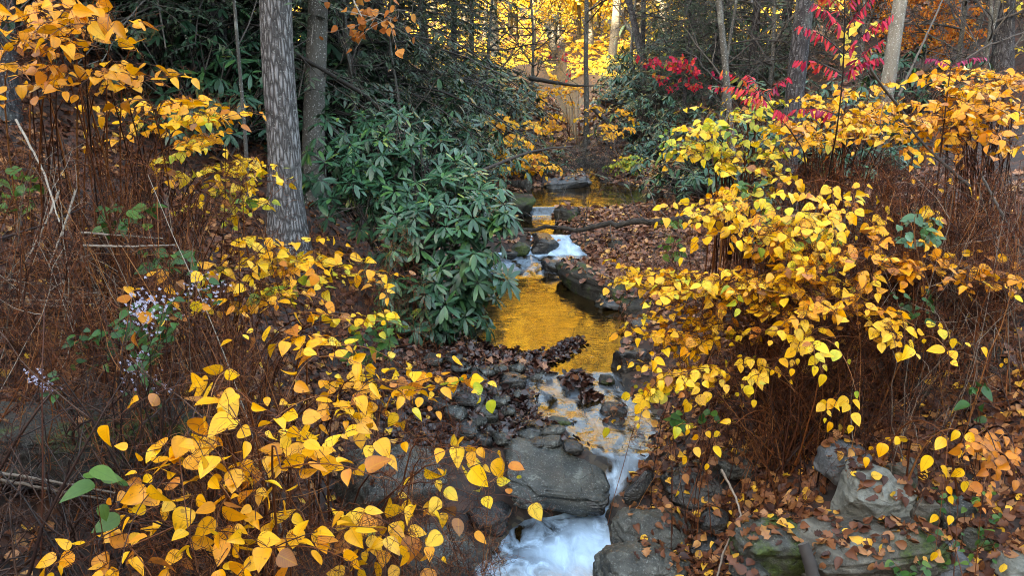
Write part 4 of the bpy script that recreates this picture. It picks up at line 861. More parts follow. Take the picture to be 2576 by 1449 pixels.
def rhodo(label, root, blobs, L=.165, per=15, group=None):
    rz = gz(*root); t = thing("rhododendron", label, "rhododendron", (*root, rz), group)
    gl, gs = Geo(), Geo()
    R0 = np.array([root[0], root[1], rz - .05])
    for (px, py, Y, rad, n) in blobs:
        c = at(px, py, Y)
        Bp = R0 + (c - R0) * np.array([.35, .35, .5]) + rng.normal(size=3) * .1
        main = bez(R0[None], Bp[None], c[None], 9); tubes(gs, main, np.linspace(.028, .009, 9)[None], 6)
        d = nrm(rng.normal(size=(n, 3)) + np.array([0, -.25, .25]))
        P = c + d * rad * uni(.55, 1.05, n)[:, None] * np.array([1.1, 1, .95])
        S = main[0][rng.integers(5, 9, n)]
        tubes(gs, bez(S, (S + P) / 2 + rng.normal(size=(n, 3)) * .06 - np.array([0, 0, .06]), P, 6), np.linspace(.008, .0035, 6)[None], 4)
        for i in range(n):
            if P[i, 2] < gz(P[i, 0], P[i, 1]) + .05: continue
            ax = d[i] * .75 + np.array([0, -.15, .75])
            rosette(gl, gs, P[i], ax, L * uni(.8, 1.1), rng.integers(7, 12), .5, uni(-.05, .95))
    gs.build("branches", M_greytwig, t); gl.build("leaves", M_rhodo, t)
    return t
rhodo("large glossy rhododendron overhanging the left side of the golden pool", (-1.15, 8.1), [
    (880, 360, 8.6, .42, 26), (980, 330, 8.7, .38, 20), (840, 460, 8.3, .42, 24), (960, 440, 8.2, .45, 28), (1070, 420, 8.3, .40, 24), (1150, 450, 8.2, .34, 18), (1190, 500, 7.9, .30, 18),
    (900, 520, 7.8, .36, 20), (1020, 530, 7.7, .40, 24), (1120, 540, 7.5, .42, 30), (1210, 560, 7.4, .30, 18), (1060, 620, 7.4, .38, 24), (1150, 640, 7.3, .40, 28), (1215, 690, 7.4, .28, 16), (1020, 700, 7.4, .36, 22), (1110, 740, 7.3, .38, 26), (1060, 790, 7.3, .32, 20), (1170, 780, 7.3, .30, 18), (1000, 780, 7.5, .28, 14), (1265, 555, 7.3, .14, 7)], .165)
# background bushes: two built, the rest copied
def rhodo_proto(label, loc, L, n, rad):
    loc = np.array(loc, float); t = thing("rhododendron", label, "rhododendron", loc, "rhododendrons on the shaded slopes")
    gl, gs = Geo(), Geo()
    d = nrm(rng.normal(size=(n, 3)) + np.array([0, -.1, .3])); d[:, 2] = np.abs(d[:, 2]) * .95
    P = loc + np.array([0, 0, .15]) + d * rad * uni(.55, 1.05, n)[:, None]
    S = loc + np.array([0, 0, -.1]) + rng.normal(size=(n, 3)) * np.array([.12, .12, 0])
    tubes(gs, bez(S, (S + P) / 2 + np.array([0, 0, .15]), P, 6), np.linspace(.016, .005, 6)[None], 4)
    for i in range(n): rosette(gl, gs, P[i], d[i] * .7 + np.array([0, -.15, .8]), L * uni(.8, 1.1), rng.integers(6, 10), .4, uni(0, 1.), SLIM if L > .3 else RHODO)
    gs.build("branches", M_greytwig, t); gl.build("leaves", M_rhodo, t)
    return t
def on_ground(px, py, Y0=8., Y1=60.):
    for Y in np.linspace(Y0, Y1, 300):
        p = at(px, py, Y)
        if gz(p[0], p[1]) >= p[2]: return np.array([p[0], Y, gz(p[0], p[1])])
    p = at(px, py, Y1); return np.array([p[0], Y1, gz(p[0], p[1])])
def px_ground(px, Y):
    p = at(px, 300, Y); return np.array([p[0], Y, gz(p[0], Y)])
ra = rhodo_proto("dark rhododendron drooping left of the furrowed trunk under black shade", px_ground(520, 9.2), .18, 110, 1.15)
rb = rhodo_proto("dark rhododendron on the slope between the two left trunks", px_ground(620, 10.5), .18, 120, 1.25)
bush_spots = [  # px, Y, scale, label, source
    (430, 10.2, 1.3, "dark rhododendron at far left behind the orange yellow shrub", ra), (330, 12.0, 1.6, "tall dark rhododendron in the black shade at the upper left", rb),
    (560, 12.5, 1.7, "high dark rhododendron behind the thin pale sapling", ra), (720, 12.0, 1.5, "dark rhododendron hidden behind the furrowed trunk", rb),
    (840, 11.2, 1.25, "dark rhododendron right of the leaning lichen trunk", ra), (950, 12.2, 1.4, "dark rhododendron behind the big glossy one", rb), (1060, 11.4, 1.1, "small dark rhododendron above the right shoulder of the big glossy one", ra),
    (1080, 13.0, 1.2, "dark rhododendron under the hemlock boughs", rb), (1150, 14.6, .85, "rhododendron left of the far yellow thicket", ra), (1130, 12.3, .75, "low rhododendron behind the arching bare branch", rb),
    (1345, 15.6, .62, "small pale rhododendron beside the far yellow thicket", ra), (1600, 24, 1.2, "rhododendron under the red maple sprig", ra), (1650, 22, 1.35, "dark rhododendron right of the golden thicket upstream", rb),
    (1600, 28, 1.2, "far rhododendron behind the thin pole", rb), (1680, 17, .85, "rhododendron above the mossy log on the right", ra), (1620, 18.5, .9, "rhododendron left of the mossy log", rb), (1780, 13, 1.0, "pale rhododendron behind the pale yellow shrub", ra),
    (1850, 12, 1.0, "rhododendron at the foot of the pale spotted leaning trunk", rb), (1930, 13.5, 1.3, "rhododendron left of the dark right hand trunk", ra), (2080, 12.5, 1.1, "rhododendron behind the tall red sumac", rb), (2190, 11.5, .95, "rhododendron at the foot of the pale mottled trunk", ra), (2290, 13.2, 1.1, "rhododendron right of the pale mottled trunk", rb),
    (1960, 9.0, .6, "low rhododendron under the golden shrub", ra), (1720, 30, 2.2, "big far rhododendron below the hemlocks on the right", rb), (1225, 22, 1.2, "far rhododendron below the hemlock beside the sunlit gap", rb), (1880, 24, 2.2, "large far rhododendron behind the pale spotted trunk", ra), (1200, 18, 1.6, "dark rhododendron deep under the left hemlocks", ra),
    (2050, 8.0, .55, "small rhododendron showing through the brown twigs by the dark trunk", rb), (2280, 7.2, .35, "small blue green rhododendron in the right thicket", ra)]
for px, Y, sc_, lab, src in bush_spots:
    dup(src, px_ground(px, Y), uni(0, 6.28), sc_, lab)

# ---------------------------------------------------------------- trees
def tree(name, label, base, top, dia, H, m_bark, group=None, lean_bend=0., flare=1.6, ncr=10, crown=True, m_leaf=None, first=.45, sides=26, kink=None, limb_r=.28):
    """base: ground point; top: where the trunk is at the top of the picture; H: full height"""
    base = np.array(base, float); top = np.array(top, float)
    t = thing(name, label, "tree", base, group)
    g = Geo()
    m = 40; s = np.linspace(0, 1, m)
    dirv = (top - base) / (top[2] - base[2])
    z = np.concatenate([[-.35], np.linspace(0, H, m - 1)])
    P = base[None] + dirv[None] * z[:, None]
    P[:, 0] += lean_bend * np.sin(z / H * 5) + .03 * vnoise(np.stack([z, z * 0, z * 0 + dia * 31], -1), 3)
    if kink is not None: P[:, 0] += kink[1] * np.exp(-((z - kink[0]) / .35) ** 2)
    rad = dia / 2 * (1 - .62 * np.clip(z / H, 0, 1)) * (1 + (flare - 1) * np.exp(-np.maximum(z, 0) / .36)) * (1 + .04 * vnoise(np.stack([z * 2, z * 0, z * 0], -1), 8))
    tubes(g, P[None], rad[None], sides)
    V = g.V[0]; n0 = np.repeat(P, sides, 0); off = V - n0
    V[:] = n0 + off * (1 + .05 * vnoise(np.concatenate([off * 40 / 1, V[:, 2:3] * 1.5], 1)[:, [0, 1, 3]], 4))[:, None]
    g.build("trunk", m_bark, t)
    if crown:
        g2 = Geo(); zi = rng.integers(int(m * first), m - 1, ncr)
        d = np.stack([rng.normal(size=ncr), rng.normal(size=ncr), uni(.25, .9, ncr)], -1)
        limbs(g2, P[zi], d, H * uni(.16, .3, ncr), rad[zi] * limb_r * 2, 4, None, 4)
        g2.build("crown", M_greytwig, t)
    return t
tree("furrowed_tree", "tall straight tree with grey furrowed bark left of the big rhododendron", px_ground(690, 7.5), at(694, -40, 7.6), .315, 13, M_bark, kink=(1.05, .02), first=.55)
tree("smooth_tree", "slimmer lichen spotted tree leaning right just behind the furrowed trunk", px_ground(768, 9.3), at(796, -40, 9.5), .25, 12, M_smooth, first=.6)
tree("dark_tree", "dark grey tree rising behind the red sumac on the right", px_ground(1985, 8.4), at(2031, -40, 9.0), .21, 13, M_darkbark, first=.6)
tree("pale_tree", "pale mottled tree with a curved trunk near the top right", px_ground(2212, 11.6), at(2262, -40, 12.0), .21, 11, M_sycamore, lean_bend=.06, first=.6)
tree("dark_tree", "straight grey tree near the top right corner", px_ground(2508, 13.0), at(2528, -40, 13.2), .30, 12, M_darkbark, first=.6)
tree("young_tree", "thin pale spotted tree leaning left behind the pale yellow shrub", px_ground(1880, 11.2), at(1800, -40, 12.0), .11, 8, M_smooth, first=.4, ncr=14, sides=12)
tree("smooth_tree", "grey trunk at the left picture edge behind orange leaves", px_ground(18, 7.4), at(8, -40, 7.6), .17, 11, M_darkbark, first=.6)
tree("sapling", "slender pale sapling with bare side twigs left of the furrowed trunk", px_ground(612, 8.2), at(584, -40, 8.4), .045, 5.5, M_smooth, first=.2, ncr=16, sides=8, flare=1.1, limb_r=.2)
tree("sapling", "straight thin pole of a tree standing upstream in the middle", px_ground(1478, 19.5), at(1474, -40, 19.5), .13, 9, M_smooth, first=.3, ncr=14, sides=10, limb_r=.18)
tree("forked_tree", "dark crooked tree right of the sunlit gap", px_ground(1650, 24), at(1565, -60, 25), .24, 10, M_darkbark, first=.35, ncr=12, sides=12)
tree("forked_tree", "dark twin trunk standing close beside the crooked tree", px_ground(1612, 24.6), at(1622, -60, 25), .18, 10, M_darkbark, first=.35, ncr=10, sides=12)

# hemlocks
def hemlock_proto(label, loc, H, spreadr, nb, group):
    loc = np.array(loc, float); t = thing("hemlock_tree", label, "hemlock", loc, group)
    g = Geo(); z = np.linspace(-.3, H, 14); P = loc + np.stack([.04 * np.sin(z), .03 * np.cos(z * 1.3), z], -1)
    tubes(g, P[None], (np.linspace(.14, .02, 14) * H / 9)[None], 10); g.build("trunk", M_darkbark, t)
    gl, gb = Geo(), Geo()
    zz = uni(.06, .97, nb) ** 1.0 * H; az = uni(0, 6.283, nb); L = spreadr * (1.06 - zz / H) ** .8 * uni(.6, 1.15, nb) + .2
    S = loc + np.stack([zz * 0, zz * 0, zz], -1)
    dh = np.stack([np.cos(az), np.sin(az), zz * 0], -1)
    E = S + dh * L[:, None] + np.array([0, 0, -.22]) * L[:, None]; M = S + dh * L[:, None] * .5 + np.array([0, 0, .14]) * L[:, None]
    tubes(gb, bez(S, M, E, 7), np.linspace(.018, .005, 7)[None] * np.ones((nb, 1)), 4)
    k = 11; tt = uni(.12, 1, (nb, k))[:, :, None]
    B = (1 - tt) ** 2 * S[:, None] + 2 * tt * (1 - tt) * M[:, None] + tt ** 2 * E[:, None]
    sd = np.cross(dh, np.array([0, 0, 1.]))
    sg = np.where(np.arange(k) % 2 == 0, 1., -1.)[None, :, None]
    td = nrm(dh[:, None] * .75 + sd[:, None] * sg * uni(.5, 1.1, (nb, k))[:, :, None] + np.array([0, 0, -.28]) + rng.normal(size=(nb, k, 3)) * .13)
    tl = (L[:, None] * uni(.16, .42, (nb, k)) * (1.15 - tt[:, :, 0] * .6)).ravel(); B = B.reshape(-1, 3); td = td.reshape(-1, 3)
    Tm = B + td * tl[:, None] * .5 + np.array([0, 0, .02]); Te = B + td * tl[:, None] - np.array([0, 0, .10]) * tl[:, None]
    tubes(gb, bez(B, Tm, Te, 4), np.linspace(.005, .002, 4)[None] * np.ones((len(B), 1)), 3)
    q = 15; nT = len(B); s = uni(.05, 1.05, (nT, q))[:, :, None]
    Q = ((1 - s) ** 2 * B[:, None] + 2 * s * (1 - s) * Tm[:, None] + s ** 2 * Te[:, None]).reshape(-1, 3)
    tdr = np.repeat(td, q, 0); sdr = nrm(np.cross(tdr, np.array([0, 0, 1.]))); sgn = np.where(rng.random(len(Q)) < .5, 1., -1.)[:, None]
    D = tdr * .55 + sdr * sgn * .8 + rng.normal(size=Q.shape) * .2 - np.array([0, 0, .2])
    leaves(gl, SLIM, Q, D, np.array([0, 0, 1.]) + rng.normal(size=Q.shape) * .35, uni(.05, .12, len(Q)), np.repeat(rng.random(nT), q) * .8 + .1, 1.0)
    gb.build("branches", M_greytwig, t); gl.build("needles", M_hemlock, t)
    return t
HG = "hemlocks around the valley"
ha = hemlock_proto("feathery hemlock leaning its boughs over the centre left of the stream", px_ground(960, 13.5), 8.5, 2.7, 110, HG)
hb = hemlock_proto("dark hemlock on the right behind the thin leaning spotted tree", px_ground(1790, 22), 9.5, 2.6, 120, HG)
for px, Y, sc_, lab, src in [
    (930, 15.0, 1.1, "tall dark hemlock behind the rust leaved branch", hb), (800, 14.0, 1.15, "dark hemlock behind the leaning lichen trunk", ha), (640, 14.5, 1.2, "dark hemlock in the shade left of the furrowed trunk", hb), (470, 14.0, 1.2, "dark hemlock above the far left rhododendrons", ha), (290, 12.5, 1.15, "dark hemlock behind the top left orange leaves", hb), (100, 12.0, 1.1, "dark hemlock at the top left corner", ha),
    (1070, 18.5, .9, "hemlock whose boughs edge the sunlit gap on its left", hb), (1190, 24, .75, "smaller hemlock at the left foot of the sunlit gap", ha), (1010, 20, 1.3, "hemlock deep behind the left boughs", ha),
    (1750, 27, 1.0, "hemlock at the right edge of the sunlit gap", ha), (1880, 20, .95, "hemlock between the thin spotted tree and the dark trunk", ha), (1960, 25, 1.15, "hemlock behind the dark right hand trunk", hb), (2110, 22, 1.0, "hemlock behind the tall red sumac", ha), (1720, 19.5, .42, "short hemlock above the mossy log", hb), (170, 9.5, 1.35, "big dark hemlock shading the upper left slope behind the orange leaves", ha), (420, 11.2, 1.45, "big dark hemlock shading the rhododendrons left of the sapling", hb), (560, 10.6, 1.1, "hemlock in the black shade between sapling and furrowed trunk", ha), (860, 12.6, 1.3, "big hemlock arching over the leaning lichen trunk", hb), (-150, 8.5, 1.5, "big hemlock at the far left edge", hb), (1145, 20.5, .8, "slender hemlock screening the left edge of the sunlit gap", hb), (1725, 24, .8, "slender hemlock screening the right edge of the sunlit gap", ha)]:
    dup(src, px_ground(px, Y), uni(0, 6.28), sc_, lab)

# bare understorey and orange trees of the right hand slope
def bare_proto(label, loc, H, ncr, group, m_leaf=None, nl=0, leafsize=.12, name="bare_tree", cat="tree", r=.06, m_b=None):
    loc = np.array(loc, float); t = thing(name, label, cat, loc, group); g = Geo()
    z = np.linspace(-.3, H, 16); P = loc + np.stack([.12 * np.sin(z * .9), .08 * np.cos(z * .7) - .08, z], -1)
    tubes(g, P[None], np.linspace(r, r * .15, 16)[None], 8); g.build("trunk", m_b or M_smooth, t)
    g2 = Geo(); out = []; zi = rng.integers(3, 15, ncr)
    d = np.stack([rng.normal(size=ncr), rng.normal(size=ncr), uni(.1, .7, ncr)], -1)
    limbs(g2, P[zi], d, H * uni(.18, .36, ncr), np.full(ncr, r * .4), 4, out, 4, spread=.6)
    g2.build("branches", M_greytwig, t)
    if nl:
        A = np.concatenate(out); i = rng.integers(0, len(A), nl)
        gl = Geo(); leaves(gl, SMALL, A[i] + rng.normal(size=(nl, 3)) * .06, rng.normal(size=(nl, 3)) - np.array([0, 0, .5]), rng.normal(size=(nl, 3)) * .6 + np.array([0, 0, .8]), uni(.6, 1.2, nl) * leafsize, rng.random(nl), 1.1)
        gl.build("leaves", m_leaf, t)
    return t
BG = "bare understorey trees"
b1 = bare_proto("bare grey twiggy tree right of the sunlit gap", px_ground(1730, 21), 6.5, 16, BG)
for px, Y, s_, lab in [(1590, 27, 1.1, "bare twiggy tree under the sunlit gap"), (1830, 15, .8, "bare twiggy tree behind the pale spotted trunk"), (1920, 17, .9, "bare tree left of the dark right trunk"), (1330, 23, .9, "bare tree left of the thin pole"), (1240, 19, .9, "bare grey tree among the hemlock boughs"), (2150, 15, .8, "bare tree behind the sumac leaves"), (2380, 14, .8, "bare tree right of the pale mottled trunk"), (2450, 12, .6, "small bare tree at the top right"), (900, 10.8, .7, "bare thin tree above the big rhododendron"), (1000, 11, .55, "small bare tree right of the rust leaved branch")]:
    dup(b1, px_ground(px, Y), uni(0, 6.28), s_, lab)
OG = "orange leaved trees on the right slope"
o1 = bare_proto("orange leaved young tree on the upper right slope", px_ground(2420, 16), 4.5, 14, OG, M_orange, 3600, .14, "orange_tree")
for px, Y, s_, lab in [(2330, 20, 1.1, "orange leaved tree left of the straight grey trunk"), (2540, 15, .9, "orange leaved young tree at the right edge"), (2270, 24, 1.2, "orange tree far behind the pale mottled trunk"), (2480, 22, 1.2, "orange tree high on the right slope"), (2200, 30, 1.4, "far orange tree behind the red sumac"), (2050, 32, 1.3, "far orange tree behind the dark trunk"), (2390, 18, .8, "low orange tree right of the pale mottled trunk"), (2560, 19, 1.3, "tall orange tree at the top right corner"), (2310, 15, .55, "small orange sapling beside the pale mottled trunk"), (2140, 19, .8, "orange tree behind the tall red sumac stem")]:
    dup(o1, px_ground(px, Y), uni(0, 6.28), s_, lab)
y1 = bare_proto("yellow green young tree above the purple sumac", px_ground(2440, 13), 3.8, 12, "orange leaved trees on the right slope", M_gold, 420, .11, "yellow_tree")

# far sunlit golden trees
GG = "sunlit golden trees at the end of the valley"
def gold_proto(label, loc, H, nl, m_b, seed_r):
    loc = np.array(loc, float); t = thing("golden_tree", label, "tree", loc, GG); g = Geo()
    z = np.linspace(-.5, H, 16); P = loc + np.stack([.25 * np.sin(z * .3 + seed_r), .1 * np.cos(z * .4), z], -1)
    tubes(g, P[None], np.linspace(.26, .05, 16)[None], 9); g.build("trunk", m_b, t)
    g2 = Geo(); out = []; ncr = 24; zi = rng.integers(2, 15, ncr)
    d = np.stack([rng.normal(size=ncr), rng.normal(size=ncr), uni(.1, .8, ncr)], -1)
    limbs(g2, P[zi], d, H * uni(.13, .24, ncr), np.full(ncr, .06), 3, out, 4)
    g2.build("branches", M_smooth, t)
    A = np.concatenate(out); i = rng.integers(0, len(A), nl); gl = Geo()
    leaves(gl, SMALL, A[i] + rng.normal(size=(nl, 3)) * .35, rng.normal(size=(nl, 3)) - np.array([0, 0, .3]), rng.normal(size=(nl, 3)) + np.array([0, 0, .5]), uni(.16, .34, nl), rng.random(nl) * .75, 1.2)
    gl.build("crown", M_gold, t)
    return t
g1 = gold_proto("golden tree with a bright pale trunk in the middle of the sunlit gap", px_ground(1535, 46), 20, 8000, M_smooth, 0.)
g2_ = gold_proto("golden tree standing left of centre in the sunlit gap", px_ground(1380, 50), 22, 8500, M_smooth, 2.)
spots = [(1250, 46), (1300, 54), (1440, 58), (1480, 50), (1600, 52), (1660, 47), (1720, 56), (1560, 62), (1340, 66), (1430, 72), (1630, 70), (1180, 56), (1100, 64), (1800, 60), (1900, 66), (1510, 80), (1270, 80), (1740, 78), (1020, 52), (1980, 54)]
where = ["at the left side of the sunlit gap", "behind the hemlock tips left of the gap", "left of the bright trunk", "close left of the thin pole", "right of the bright trunk", "behind the crooked dark tree", "right of the crooked dark tree", "behind the bright pale trunk", "deep behind the left side of the gap", "deep behind the thin pole", "deep behind the crooked dark tree", "glowing through the left hemlock boughs", "far left, behind the tall hemlocks", "showing through the right hemlocks", "behind the dark right hand trunk", "farthest up the middle of the valley", "farthest up the left of the valley", "farthest up the right of the valley", "behind the rust leaved branch", "behind the red sumac"]
for (px, Y), wv in zip(spots, where):
    s_ = uni(.85, 1.15); dup([g1, g2_][rng.integers(0, 2)], px_ground(px, Y), uni(0, 6.28), s_, "golden tree " + wv)

for px, Y, s_, wv in [(1340, 50, .5, "left side"), (1400, 55, .55, "space left of the thin pole"), (1450, 52, .5, "space behind the thin pole"), (1500, 56, .55, "space just left of the bright trunk"), (1560, 52, .5, "space right of the bright trunk"), (1610, 56, .55, "space beside the crooked tree"), (1660, 50, .45, "right side"), (1280, 54, .6, "far left, among hemlock tips"), (1220, 52, .6, "far left, behind hemlock boughs"), (1730, 54, .6, "far right, behind hemlocks")]:
    dup([g1, g2_][rng.integers(0, 2)], px_ground(px, Y), uni(0, 6.28), s_, "low golden sapling lighting up the sunlit gap, " + wv)

# ---------------------------------------------------------------- sumac, maple sprigs, dead wood, small plants
def sumac(label, root, stem, fronds, L=.5, m=None, leaflet=.11):
    """stem: list of points; fronds: (attach 0..1, azimuth deg, rise, length)"""
    base = np.array([root[0], root[1], gz(*root)]); t = thing("sumac", label, "sumac", base)
    gs, gl = Geo(), Geo()
    K = np.vstack([base - np.array([0, 0, .05]), stem]); s = np.linspace(0, len(K) - 1, 14)
    P = np.stack([np.interp(s, np.arange(len(K)), K[:, i]) for i in range(3)], -1)
    tubes(gs, P[None], np.linspace(.007, .0035, 14)[None], 6)
    for a, az, rise, ln, tn in fronds:
        S = P[min(13, int(round(a * 13)))]; az = R(az); d = np.array([math.cos(az), math.sin(az), 0])
        E = S + d * ln * .92 + np.array([0, 0, rise * ln]); M = S + d * ln * .45 + np.array([0, 0, rise * ln * .5 + .16 * ln])
        T = bez(S[None], M[None], E[None], 9); tubes(gs, T, np.linspace(.0035, .0015, 9)[None], 4)
        k = 13; tt = np.linspace(.14, 1, k); pos = ((1 - tt) ** 2)[:, None] * S + (2 * tt * (1 - tt))[:, None] * M + (tt ** 2)[:, None] * E
        tan = nrm((2 * (1 - tt))[:, None] * (M - S) + (2 * tt)[:, None] * (E - M)); sd = nrm(np.cross(tan, np.array([0, 0, 1.])))
        for sg in (-1, 1):
            D = tan * .3 + sd * sg * .55 + np.array([0, 0, -.75]) + rng.normal(size=(k, 3)) * .28
            Nn = np.array([0, -.5, .4]) + sd * sg * .5 + rng.normal(size=(k, 3)) * .2
            leaves(gl, RHODO, pos, D, Nn, (leaflet * uni(.55, 1.2, k) * (1 - .5 * np.abs(tt - .45)) * (rng.random(k) > .1)).clip(.004), np.clip(rng.normal(tn, .22, k), 0, 1), uni(.7, 1.05, k))
    gs.build("stem", M_darkcane, t); gl.build("leaves", m or M_red, t)
Ys = 5.6
sumac("tall red sumac whose feathery leaves cross the dark right hand trunk", tuple(at(2085, 560, Ys + .3)[:2]), [at(2085, 430, Ys + .2), at(2105, 330, Ys), at(2120, 200, Ys), at(2125, 60, Ys), at(2125, -10, Ys)],
      [(.84, 178, .85, .30, .4), (.78, 200, .62, .30, .3), (.70, 180, .55, .34, .45), (.62, 165, .30, .34, .5), (.5, 178, .12, .34, .35), (.78, 10, 1.15, .30, .3), (.70, -15, .85, .30, .25), (.64, 15, .75, .32, .4), (.58, -10, .5, .24, .3), (.95, 150, .5, .22, .9), (.97, 60, .5, .2, .95), (.9, 0, .9, .2, .4)], leaflet=.085)
sumac("arching red sumac with green tipped leaf left of the dark right hand trunk", tuple(at(2050, 470, Ys + .4)[:2]), [at(2030, 390, Ys + .2), at(1990, 330, Ys), at(1945, 275, Ys), at(1925, 245, Ys)],
      [(.97, 178, .20, .36, .45), (.95, 170, .62, .34, .8), (.97, 110, .6, .25, .5), (1., 30, .6, .24, .35), (.95, 200, .1, .2, .4), (.75, 300, -.3, .15, .4)], leaflet=.08)
sumac("small purple sumac standing over the golden shrub at the right edge", tuple(at(2370, 470, Ys)[:2]), [at(2372, 330, Ys - .1), at(2385, 220, Ys - .1), at(2392, 165, Ys - .1)],
      [(1., 172, .30, .17, .3), (1., 5, .22, .26, .6)], m=M_purple, leaflet=.05)
def sprig(name, label, cat, stem_pts, n, spread, L, m, tw_m=None, tmpl=SMALL, r=.006):
    K = np.array(stem_pts); base = K[0]; t = thing(name, label, cat, base)
    s = np.linspace(0, len(K) - 1, 12); P = np.stack([np.interp(s, np.arange(len(K)), K[:, i]) for i in range(3)], -1)
    P[1:-1] += rng.normal(size=(10, 3)) * .015
    g = Geo(); tubes(g, P[None], np.linspace(r, r * .3, 12)[None], 5)
    S = P[rng.integers(4, 12, 26)]; E = S + rng.normal(size=(26, 3)) * np.array(spread)
    B = bez(S, (S + E) / 2 + rng.normal(size=(26, 3)) * .03, E, 5); tubes(g, B, np.linspace(r * .4, r * .15, 5)[None] * np.ones((26, 1)), 3)
    g.build("branch", tw_m or M_greytwig, t); gl = Geo()
    i = rng.integers(0, 26, n); j = rng.integers(1, 5, n)
    leaves(gl, tmpl, B[i, j] + rng.normal(size=(n, 3)) * .02, rng.normal(size=(n, 3)) - np.array([0, 0, .7]), rng.normal(size=(n, 3)) * .5 + np.array([0, -.6, .5]), L * uni(.6, 1.2, n), rng.random(n), 1.1)
    gl.build("leaves", m, t)
gp = px_ground(1780, 15.5)
sprig("red_maple", "bright red leaved maple branch under the hemlocks right of centre", "maple sapling", [gp, at(1770, 250, 15.2), at(1740, 170, 15), at(1700, 150, 15), at(1645, 160, 15)], 210, (.22, .3, .10), .11, M_red)
sprig("red_maple", "small red maple twig below the bright red branch", "maple sapling", [gp + np.array([-.2, .3, 0]), at(1700, 230, 15.4), at(1670, 195, 15.2), at(1645, 192, 15.2)], 45, (.12, .2, .04), .09, M_red)
sprig("red_maple", "faint pink leaved twig under the sunlit gap", "maple sapling", [px_ground(1440, 24), at(1430, 200, 24), at(1420, 145, 24), at(1400, 135, 24)], 40, (.3, .3, .12), .12, M_red)
sprig("beech_branch", "bare pale branch with curled rust leaves at the top left of centre", "branch", [at(860, -60, 8.9), at(890, 0, 8.6), at(915, 60, 8.4), at(960, 30, 8.3), at(1000, 45, 8.3)], 60, (.22, .2, .14), .085, M_rust, M_pale, KNOT, .010)
sprig("yellow_sapling", "upright sapling with dangling yellow leaves beside the pale mottled trunk", "sapling", [px_ground(2180, 10), at(2150, 150, 10), at(2150, 60, 10)], 40, (.2, .2, .14), .13, M_gold)

def stick(name, label, cat, pts, r0, r1, m=M_pale, side=0, sl=.3, parent=None, sides=8, wob=None, m_side=None):
    K = np.array(pts, float); t = thing(name, label, cat, K[0])
    k = 22; s = np.linspace(0, len(K) - 1, k); P = np.stack([np.interp(s, np.arange(len(K)), K[:, i]) for i in range(3)], -1)
    if len(K) > 2:
        for _ in range(2): P[1:-1] = (P[:-2] + 2 * P[1:-1] + P[2:]) / 4
    P[1:-1] += rng.normal(size=(k - 2, 3)) * ((r0 * .16 if r0 < .02 else r0 * .02) if wob is None else wob)
    g = Geo(); tubes(g, P[None], np.linspace(r0, r1, k)[None] * (1 + .10 * vnoise(np.stack([np.arange(k) * .35, np.zeros(k) + r0 * 99, np.zeros(k)], -1), 2))[None], sides, cap=True)
    tk = g.build("stem" if r0 < .03 else "trunk", m, t)
    if side:
        g = Geo(); i = rng.integers(4, k, side)
        limbs(g, P[i], rng.normal(size=(side, 3)) + np.array([0, -.3, .3]), uni(.5, 1.2, side) * sl, np.full(side, min(r1 * .5, r0 * .3)), 3, None, 3, spread=.6)
        g.build("branches", m_side or M_greytwig, tk)
lg = [at(1300, 577, 10.9), at(1400, 575, 10.8), at(1500, 568, 10.6), at(1600, 562, 10.4), at(1700, 556, 10.2), at(1800, 548, 10.0)]
stick("fallen_log", "grey lichen spotted log lying across the stream above the upper fall", "log", lg, .022, .055, M_logbark, 14, .9, sides=12, wob=.02)
stick("fallen_branch", "long bare arching branch reaching right from the rhododendron over the upper pool", "branch", [at(1010, 530, 8.3), at(1120, 470, 8.4), at(1220, 425, 8.6), at(1320, 385, 8.8), at(1380, 372, 9.0), at(1440, 368, 9.2)], .028, .008, M_greytwig, 10, .5)
stick("dead_stick", "pale thin stick leaning over the dark boulder at the lower right", "stick", [at(1815, 1182, 4.55), at(1850, 1250, 4.4), at(1868, 1310, 4.3)], .008, .006, M_pale, 2, .12)
stick("dead_stick", "pale stick slanting down into the leafy shallows at the bottom right", "stick", [at(1862, 1300, 4.32), at(1820, 1390, 4.1), at(1800, 1470, 3.95)], .006, .007, M_pale, 0)
stick("dead_log_stub", "short weathered stump of wood standing between the two ledges at the bottom", "log", [at(2020, 1368, 3.7), at(2038, 1420, 3.65), at(2052, 1475, 3.6)], .03, .038, M_greytwig, 0, sides=12)
stick("mossy_log", "dark mossy log lying on the leaves right of the upper pool", "log", [px_ground(1630, 18.6) + np.array([0, 0, .1]), px_ground(1700, 17.8) + np.array([0, 0, .18]), px_ground(1790, 17.0) + np.array([0, 0, .25])], .13, .16, M_logbark, 0, sides=12)
stick("dark_log", "cut dark log end jutting over the upper pool from the left", "log", [at(1275, 468, 14.6), at(1330, 466, 14.4)], .10, .10, M_logbark, 0, sides=14, wob=.004)
stick("dead_branch", "fallen grey branch slanting down right of the far golden thicket", "branch", [at(1490, 270, 19), at(1540, 315, 18.5), at(1580, 335, 18.2), at(1610, 340, 18)], .06, .015, M_greytwig, 6, .6)
stick("dead_branch", "bare lichen branch crossing under the sunlit gap", "branch", [at(1330, 195, 17), at(1400, 208, 17), at(1450, 215, 17), at(1500, 215, 17)], .05, .01, M_logbark, 7, .7)
stick("dead_branch", "sloping grey branch behind the leaning lichen trunk", "branch", [at(735, 130, 9.2), at(830, 185, 9.4), at(920, 240, 9.6), at(980, 295, 9.6)], .022, .03, M_logbark, 4, .5)
stick("pale_cane", "single tall straw coloured cane at the left edge of the picture", "cane", [at(100, 1480, 2.5), at(108, 1200, 2.6), at(105, 950, 2.7), at(112, 780, 2.9)], .0035, .0022, M_twig, 0)
